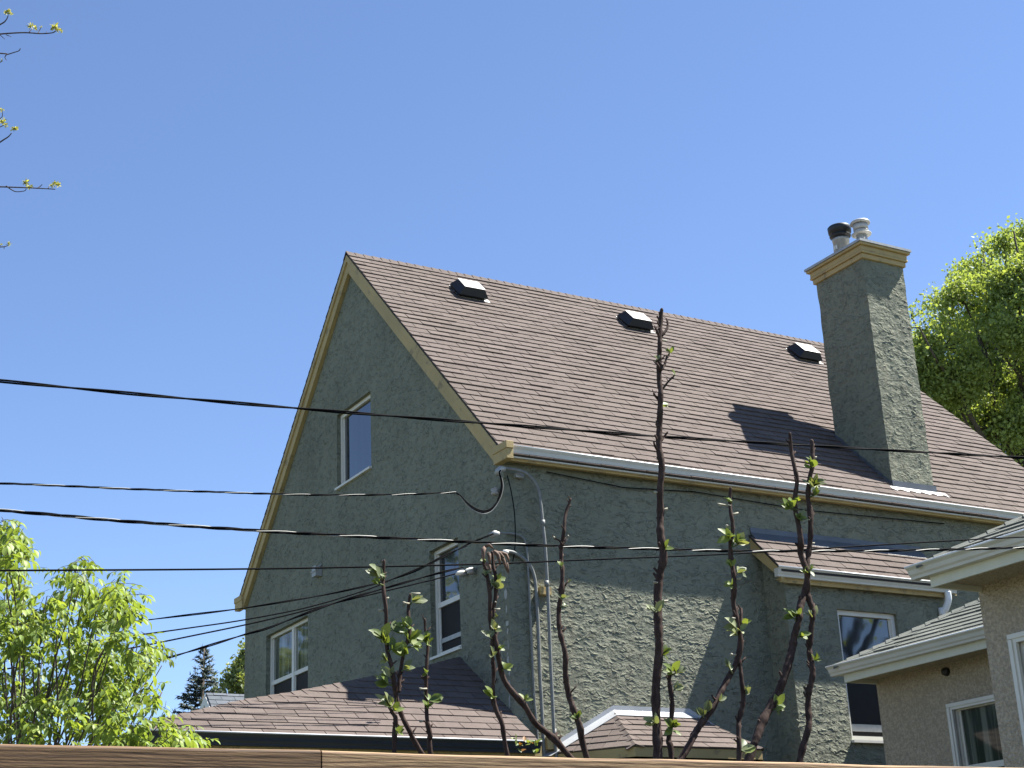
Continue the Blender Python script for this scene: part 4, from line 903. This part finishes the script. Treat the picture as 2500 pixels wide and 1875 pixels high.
# tree off to the left whose branch tips reach into the top left corner
def corner_tree():
    r = random.Random(5); D = 6.0
    base = deep(-700, 1500, D); base = Vector((base.x, base.y, GROUND)); T = thing('budding_tree', 'tree with sparse branch tips and pale yellow leaf tufts reaching in at top left', 'tree', base)
    tr_ = MB(); topz = deep(-500, -200, D); tp = Vector((base.x+.3, base.y+.2, topz.z))
    tr_.tube(limb_pts(base, tp, 0, 10, r, .03), [0.15*(1-i/10)**0.8+0.012 for i in range(11)], 10)
    twc = MB(); tfc = MB()                    # the rest of the crown, left of the view
    for _ in range(70):
        a = r.uniform(0, 6.283); t = r.uniform(0.35, 1.0); q = base.lerp(tp, t); L = r.uniform(0.9, 2.4)*(1.25-0.6*t)
        d_ = Vector((math.cos(a), math.sin(a), r.uniform(0.2, 0.9))).normalized(); e_ = q+d_*L
        c_ = ROT.transposed() @ e_
        if c_.z > 0.3 and c_.x/c_.z*F+CX > -40: continue
        P_ = limb_pts(q, e_, 0.06, 6, r, 0.06); twc.tube(P_, [0.022*(1-i/7)+0.003 for i in range(7)], 6, cap=False)
        for j in range(7):
            b_ = P_[r.randint(3, 6)]; f_ = b_+(d_*0.5+rv(r)).normalized()*r.uniform(0.15, 0.45)
            g2 = ROT.transposed() @ f_
            if g2.z > 0.3 and g2.x/g2.z*F+CX > -25: continue
            twc.tube([b_, b_.lerp(f_, .5)+rv(r)*.02, f_], [0.005, 0.003, 0.002], 4, cap=False)
            for _2 in range(9): leaf(tfc, f_+rv(r)*0.015, rv(r), rv(r), r.uniform(.02, .04), .014, r.random(), 0.3)
    twc.build('crown_branches', M['twig'], T); tfc.build('crown_leaves', M['tuft'], T)
    tw = MB(); tf = MB(); k = D/F
    lines = [([(-60,90),(0,60),(14,50),(20,38)],3), ([(-200,95),(-60,88),(0,83),(45,80),(70,80),(100,82),(128,80),(137,74)],3.2), ([(70,80),(78,70)],2), ([(92,82),(97,73),(101,67)],1.8), ([(0,85),(12,96)],1.5), ([(15,85),(28,90)],1.5), ([(113,82),(114,77)],1.5),
             ([(-200,120),(0,130),(16,133),(34,128),(46,124),(50,118)],2.6), ([(16,133),(12,140),(16,147)],1.8), ([(-40,165),(0,152),(5,146)],2),
             ([(-80,400),(0,347),(20,334),(28,325)],3), ([(-60,300),(0,290),(5,270)],2), ([(-80,330),(0,310),(10,300)],2),
             ([(-200,455),(-60,454),(0,456),(60,458),(100,460),(135,462)],3), ([(15,454),(28,463),(40,468),(60,466),(64,460)],2.2), ([(90,460),(98,455),(103,450)],2), ([(117,461),(120,454)],1.6),
             ([(-200,615),(-60,606),(0,603),(12,602),(22,598)],2.4), ([(10,603),(10,608)],1.5), ([(0,600),(4,596)],1.5)]
    for ln, w in lines:
        P = [deep(x, y, D+0.02*math.sin(i)) for i, (x, y) in enumerate(ln)]
        n = len(P); tw = MB(); tw.tube(smooth_pts(P, 4), [max(0.8, w*(1-0.5*i/((n-1)*4)))*k/2*1.5 for i in range((n-1)*4+1)], 6); tw.build('twig', M['twig'], T)
        if ln[0][0] < -100:
            q = base.lerp(tp, 0.6); q.z = P[0].z-0.5; tr_.tube(limb_pts(q, P[0], 0.05, 6, r, .02), [0.03, .025, .02, .015, .012, .008, .005], 7)
        elif ln[0][0] < 0: pp = base.lerp(tp, 0.6); pp.z = P[0].z-0.4; tr_.tube(limb_pts(pp, P[0], 0.05, 6, r, .02), [0.02, .016, .013, .01, .008, .006, .004], 7)
    for (x, y, s) in ((20,27,13),(16,30,9),(26,33,8),(75,64,11),(85,68,9),(131,66,14),(139,72,12),(150,75,8),(101,66,5),(4,267,8),(8,296,12),(14,305,10),(35,315,12),(40,313,8),(64,447,13),(72,455,10),(132,450,12),(142,452,11),(126,453,8),(22,596,8),(3,597,5),(4,148,5)):
        c = deep(x, y, D); tf = MB()
        for i in range(int(8+s*1.3)):
            d_ = rv(r)+Vector((0, 0, 0.15)); leaf(tf, c+rv(r)*s*0.25*k, d_, rv(r), s*k*r.uniform(.55, .95), s*k*.3, r.random(), 0.3)
        tf.build('leaf_tuft', M['tuft'], T)
    tr_.build('trunk', M['trunk'], T)
corner_tree()
def big_tree(name, label, cat, base, lobes, lm, leafL, seed, dens=1.0, bark='trunk', trunk_r=0.35, quads=True, fork_h=0.35, gap=-0.16, clr=0.32):
    """lobes: (centre, radius, count): leaves in clumps through each lobe; limbs from the trunk to the lobes"""
    r = random.Random(seed); base = Vector(base); T = thing(name, label, cat, base)
    cen = Vector((0, 0, 0)); 
    for c, _, _ in lobes: cen += c
    cen /= len(lobes); tp = Vector((cen.x, cen.y, cen.z)); tr_ = MB()
    P = limb_pts(base, tp, 0.0, 8, r, 0.03); tr_.tube(P, [trunk_r*(1-i/9)+0.03 for i in range(9)], 10)
    lf = MB()
    for c, R, n in lobes:
        R *= 0.93
        q = P[min(8, max(2, int(8*fork_h)+r.randint(0, 4)))]
        tr_.tube(limb_pts(q, c, 0.06, 7, r, 0.06), [trunk_r*0.26*(1-i/8)+0.010 for i in range(8)], 6)
        ncl = max(4, int(n*dens/10))
        for _ in range(ncl):
            d = rv(r); d.z = d.z*0.85+0.1; cc_ = c+d*R*(0.15+0.95*r.random()**0.6); cr_ = clr*r.uniform(0.4, 1.25)
            if noise.noise(cc_*0.75)*0.7+0.9*noise.noise(cc_*1.7) < gap: continue
            t0 = min(1, max(0, r.gauss(0.5, 0.2)))
            if r.random() < 0.12: tr_.tube([c, c.lerp(cc_, .5)+rv(r)*R*.08, cc_], [0.02, 0.012, 0.005], 4, cap=False)
            for _2 in range(10):
                p = cc_+rv(r)*cr_*r.random()**0.5; d2 = (rv(r)+Vector((0, 0, -0.15))).normalized(); s = d2.orthogonal().normalized()
                s = (s*math.cos(r.random()*6.28)+d2.cross(s)*math.sin(r.random()*6.28)).normalized(); L = leafL*r.uniform(0.65, 1.25); W = L*0.36
                n_ = s.cross(d2)*W*0.3
                lf.mesh([p, p+d2*L*.5+s*W+n_, p+d2*L, p+d2*L*.5-s*W+n_], [(0, 1, 2), (0, 2, 3)], min(1, max(0, t0+r.uniform(-.2, .2))))
    tr_.build('trunk', M[bark], T); lf.build('crown', M[lm], T); return T
r_ = random.Random(31); lob = []
for (x, y, R) in [(2245,800,42),(2258,900,58),(2240,860,30),(2300,760,48),(2300,850,75),(2262,960,50),(2355,740,60),(2365,840,85),(2330,930,85),(2380,670,44),(2420,650,46),(2440,740,85),(2450,850,95),(2400,950,95),(2450,600,26),(2480,610,48),(2500,690,80),(2520,800,95),(2500,930,100),(2350,1010,80),(2440,1050,90),(2530,1050,90),(2560,620,60),(2600,750,110),(2600,900,120),(2475,565,18),(2500,575,22),(2400,610,14),(2225,770,12),(2600,1050,120),(2350,690,20)]:
    D = 36+r_.uniform(-3.0, 3.5); lob.append((deep(x, y, D), R*D/F, int(R*R*0.50)))
bc = deep(2520, 900, 37)
big_tree('leafy_tree', 'tall full crowned green tree behind the chimney at right', 'tree', (bc.x, bc.y, GROUND), lob, 'leaf_right', 0.092, 41, 2.6, trunk_r=0.3, gap=-0.055, clr=0.36)
lob = []
for (x, y, R) in [(600,1600,16),(590,1630,22),(565,1645,16),(585,1665,26),(555,1672,18),(540,1688,14),(620,1640,40),(600,1690,26),(650,1620,40),(570,1700,22),(526,1695,12),(605,1580,9)]:
    D = 48+r_.uniform(-1, 1); lob.append((deep(x, y, D), R*D/F, int(R*R*0.9)))
bc = deep(620, 1690, 48); big_tree('leafy_tree', 'thin pale green tree beside the spruce, partly behind the stucco house', 'tree', (bc.x, bc.y, GROUND), lob, 'leaf_pale', 0.15, 43, 1.0, trunk_r=0.2)
# off-view trees that the windows mirror
lob = [(Vector((1.5+r_.uniform(-5, 5), 37+r_.uniform(-3, 3), 5+r_.uniform(-4, 6))), r_.uniform(1.5, 2.6), 380) for _ in range(22)]
big_tree('leafy_tree', 'broad tree beyond the left edge, mirrored in the lower gable windows', 'tree', (1.5, 37, GROUND), lob, 'leaf_pale', 0.28, 45)
lob = [(Vector((21+r_.uniform(-3, 3), 4+r_.uniform(-3, 3), 6+r_.uniform(-3, 4))), r_.uniform(1.2, 2.0), 260) for _ in range(16)]
big_tree('leafy_tree', 'tree beyond the bungalow, mirrored in the lean to window', 'tree', (21, 4, GROUND), lob, 'leaf_right', 0.22, 46)
# spruce
def spruce():
    r = random.Random(8); D = 46; ap = deep(498.6, 1581, D); k = D/F; base = Vector((ap.x, ap.y, GROUND)); T = thing('spruce_tree', 'dark narrow spruce beside the distant garage roof', 'tree', base)
    t = MB(); t.tube([base, ap], [0.25, 0.02], 8); n = MB(); H_ = ap.z-GROUND
    zz = ap.z-0.1
    while zz > ap.z-5.2:
        h = ap.z-zz; rad = 0.06+h*0.40*(1+0.15*math.sin(h*4)); nb = int(6+h*2.5)
        for i in range(nb):
            a = r.uniform(0, 6.28); L = rad*r.uniform(0.6, 1.12); d = Vector((math.cos(a), math.sin(a), r.uniform(-.15, .12)+(.5 if h < 0.6 else 0))); p0 = Vector((ap.x, ap.y, zz)); tip = p0+d*L; tip.z += 0.12*L
            t.tube([p0, p0.lerp(tip, .5)-Vector((0, 0, .05*L)), tip], [0.02, .012, .005], 4, cap=False)
            m_ = int(8+L*22)
            for j in range(m_):
                s = r.random()**0.7; b = p0.lerp(tip, s); dd = (d*0.7+rv(r)*0.8+Vector((0, 0, -.2))).normalized(); ln = r.uniform(0.10, 0.20); sd = dd.orthogonal().normalized()*0.03
                n.face([b-sd, b+sd, b+dd*ln], r.random())
        zz -= r.uniform(0.09, 0.15)
    t.build('trunk', M['trunk'], T); n.build('crown', M['needle'], T)
spruce()

# ------------------------------------------------------------------ overhead cables
def cable(label, px, Y, rad, strands=1, pitch=0.25, name='overhead_cable', group='overhead cables', mats=('black',), wig=0.0, y1=None):
    P = []
    for i, q in enumerate(px):
        yy = Y if y1 is None else Y+(y1-Y)*i/(len(px)-1)
        P.append(at(q[0], q[1], 1, yy))
    S = smooth_pts(P, 14)
    a = P[0]; dirn = (P[0]-P[1]).normalized(); S.insert(0, P[0]+dirn*14)
    if px[-1][0] > 2500: S.append(P[-1]+(P[-1]-P[-2]).normalized()*10)
    T = thing(name, label, 'cable', S[len(S)//2], group)
    if strands == 1:
        m_ = MB(); m_.tube(S, rad, 8); m_.build('conductor', M[mats[0]], T)
    else:
        # resample finely for the twist
        Q = [S[0]]; 
        for i in range(1, len(S)):
            L = (S[i]-S[i-1]).length; n = max(1, int(L/(pitch/10)))
            for j in range(1, n+1): Q.append(S[i-1].lerp(S[i], j/n))
        for s in range(strands):
            m_ = MB(); pts = []; acc = 0
            for i, p in enumerate(Q):
                if i: acc += (p-Q[i-1]).length
                t = (Q[min(i+1, len(Q)-1)]-Q[max(0, i-1)]).normalized(); u_ = t.cross(Vector((0, 0, 1))).normalized(); w_ = u_.cross(t); ph = acc/pitch*6.283+s*6.283/strands
                pts.append(p+(u_*math.cos(ph)+w_*math.sin(ph))*rad*1.05)
            m_.tube(pts, rad if mats[s] == 'black' else rad*0.62, 6); m_.build('conductor' if mats[s] == 'black' else 'bare_conductor', M[mats[s]], T)
    return T
cable('highest black cable, crossing the gable, the roof and the chimney', [(-60,925),(0,930),(280,957),(560,982.5),(900,1011),(1260,1039),(1530,1060),(1800,1077.5),(2167,1099),(2500,1117.5),(2560,1120)], 5.6, 0.0038, 2, 0.9, mats=('black', 'black'))
cable('thick twisted cable with a pale bare strand, crossing the view below the eaves', [(-60,1239),(0,1245),(195,1263),(391,1279),(700,1300),(1100,1321),(1350,1333),(1550,1339),(1800,1345),(2100,1345),(2300,1342),(2500,1337),(2560,1335)], 5.4, 0.0037, 3, 0.34, mats=('black', 'black', 'alu'))
cable('thin single black line rising to the right below the twisted cable', [(-60,1393),(0,1393),(560,1389.5),(900,1384),(1177,1377),(1450,1366),(1768,1353),(1990,1340),(2306,1321),(2500,1311),(2560,1308)], 5.2, 0.0034)
def service(label, px, plane_y, rad, strands=1, mats=('black',), y1=None, pitch=0.5):
    return cable(label, px, plane_y, rad, strands, pitch, 'service_cable', 'service cables running to the house corner', mats, y1=y1)
service('twisted service cable ending left of the small insulator under the eave corner', [(-60,1177),(0,1180),(150,1186),(300,1193),(520,1201),(750,1208),(930,1208),(1020,1206),(1113,1202)], 13.2, 0.0056, 3, ('black', 'black', 'alu'), 13.6, 0.6)
for i, (o1, o2, m_) in enumerate(((0, 0, 'black'), (4, 6, 'black'), (6, 12, 'alu'))):
    T = thing('drip_loop', ('upper black drip loop', 'middle black drip loop', 'lowest pale drip loop')[i]+' below the eave corner weatherhead', 'cable', at(1170, 1240, 1, 13.6), 'drip loops at the weatherhead')
    s = MB(); s.tube(smooth_pts([at(a, b, 1, 13.62) for a, b in ((1113, 1202), (1125, 1211+o1*.4), (1140, 1227+o1), (1158, 1240+o2*.6), (1178, 1247+o2*.6), (1196, 1243+o2*.6), (1210, 1230+o2*.5), (1219+o1*.6, 1212), (1224+o1*.6, 1190), (1223+o1*.4, 1170), (1219, 1155), (1222, 1148))], 6), 0.0085 if m_ == 'black' else 0.007, 7); s.build('conductor', M[m_], T)
service('uppermost thin cable rising to the small conduit head', [(60,1553),(140,1538),(293,1521.5),(430,1505),(578,1487),(700,1468),(804,1450),(920,1424),(1000,1400),(1060,1371),(1100,1352),(1141,1329),(1205,1303)], 13.6, 0.005, 2, ('black', 'black'), pitch=1.6)
service('second cable of the bundle, passing just under the roof end', [(60,1587),(102,1580.6),(354,1548),(470,1532),(598,1513),(750,1483),(892,1441),(960,1413),(1035,1381),(1080,1358),(1141,1332)], 13.5, 0.0065, 1, pitch=1.6)
service('third cable of the bundle, ending at the white clamps', [(150,1612),(220,1601),(362,1574),(480,1550),(598,1525.6),(700,1502),(800,1476.5),(924,1447),(1054,1416),(1111,1401),(1148,1391)], 13.4, 0.007, 1)
service('lowest cable of the bundle, sagging over the spruce tip', [(190,1667),(260,1652),(350,1623),(407,1607),(496,1580.5),(598,1549),(655,1533),(756,1494),(850,1462),(960,1430),(1060,1402),(1130,1385)], 13.3, 0.006, 2, ('black', 'black'), pitch=1.0)
for i, (x, y, s_) in enumerate(((1113, 1402, 1.2), (1134, 1394, 0.8))):
    T = MB(); p = at(x, y, 1, 13.35); q = at(x+20, y-8, 1, 13.35); T.tube([p, p.lerp(q, .3), p.lerp(q, .7), q], [.008*s_, .018*s_, .016*s_, .008*s_], 8)
    T.build('cable_clamp', M['white'], label=('larger white clamp on the end of a service cable', 'smaller white clamp nearer the wall insulators')[i], cat='clamp', group='white cable clamps')
print('objects', len(bpy.data.objects))
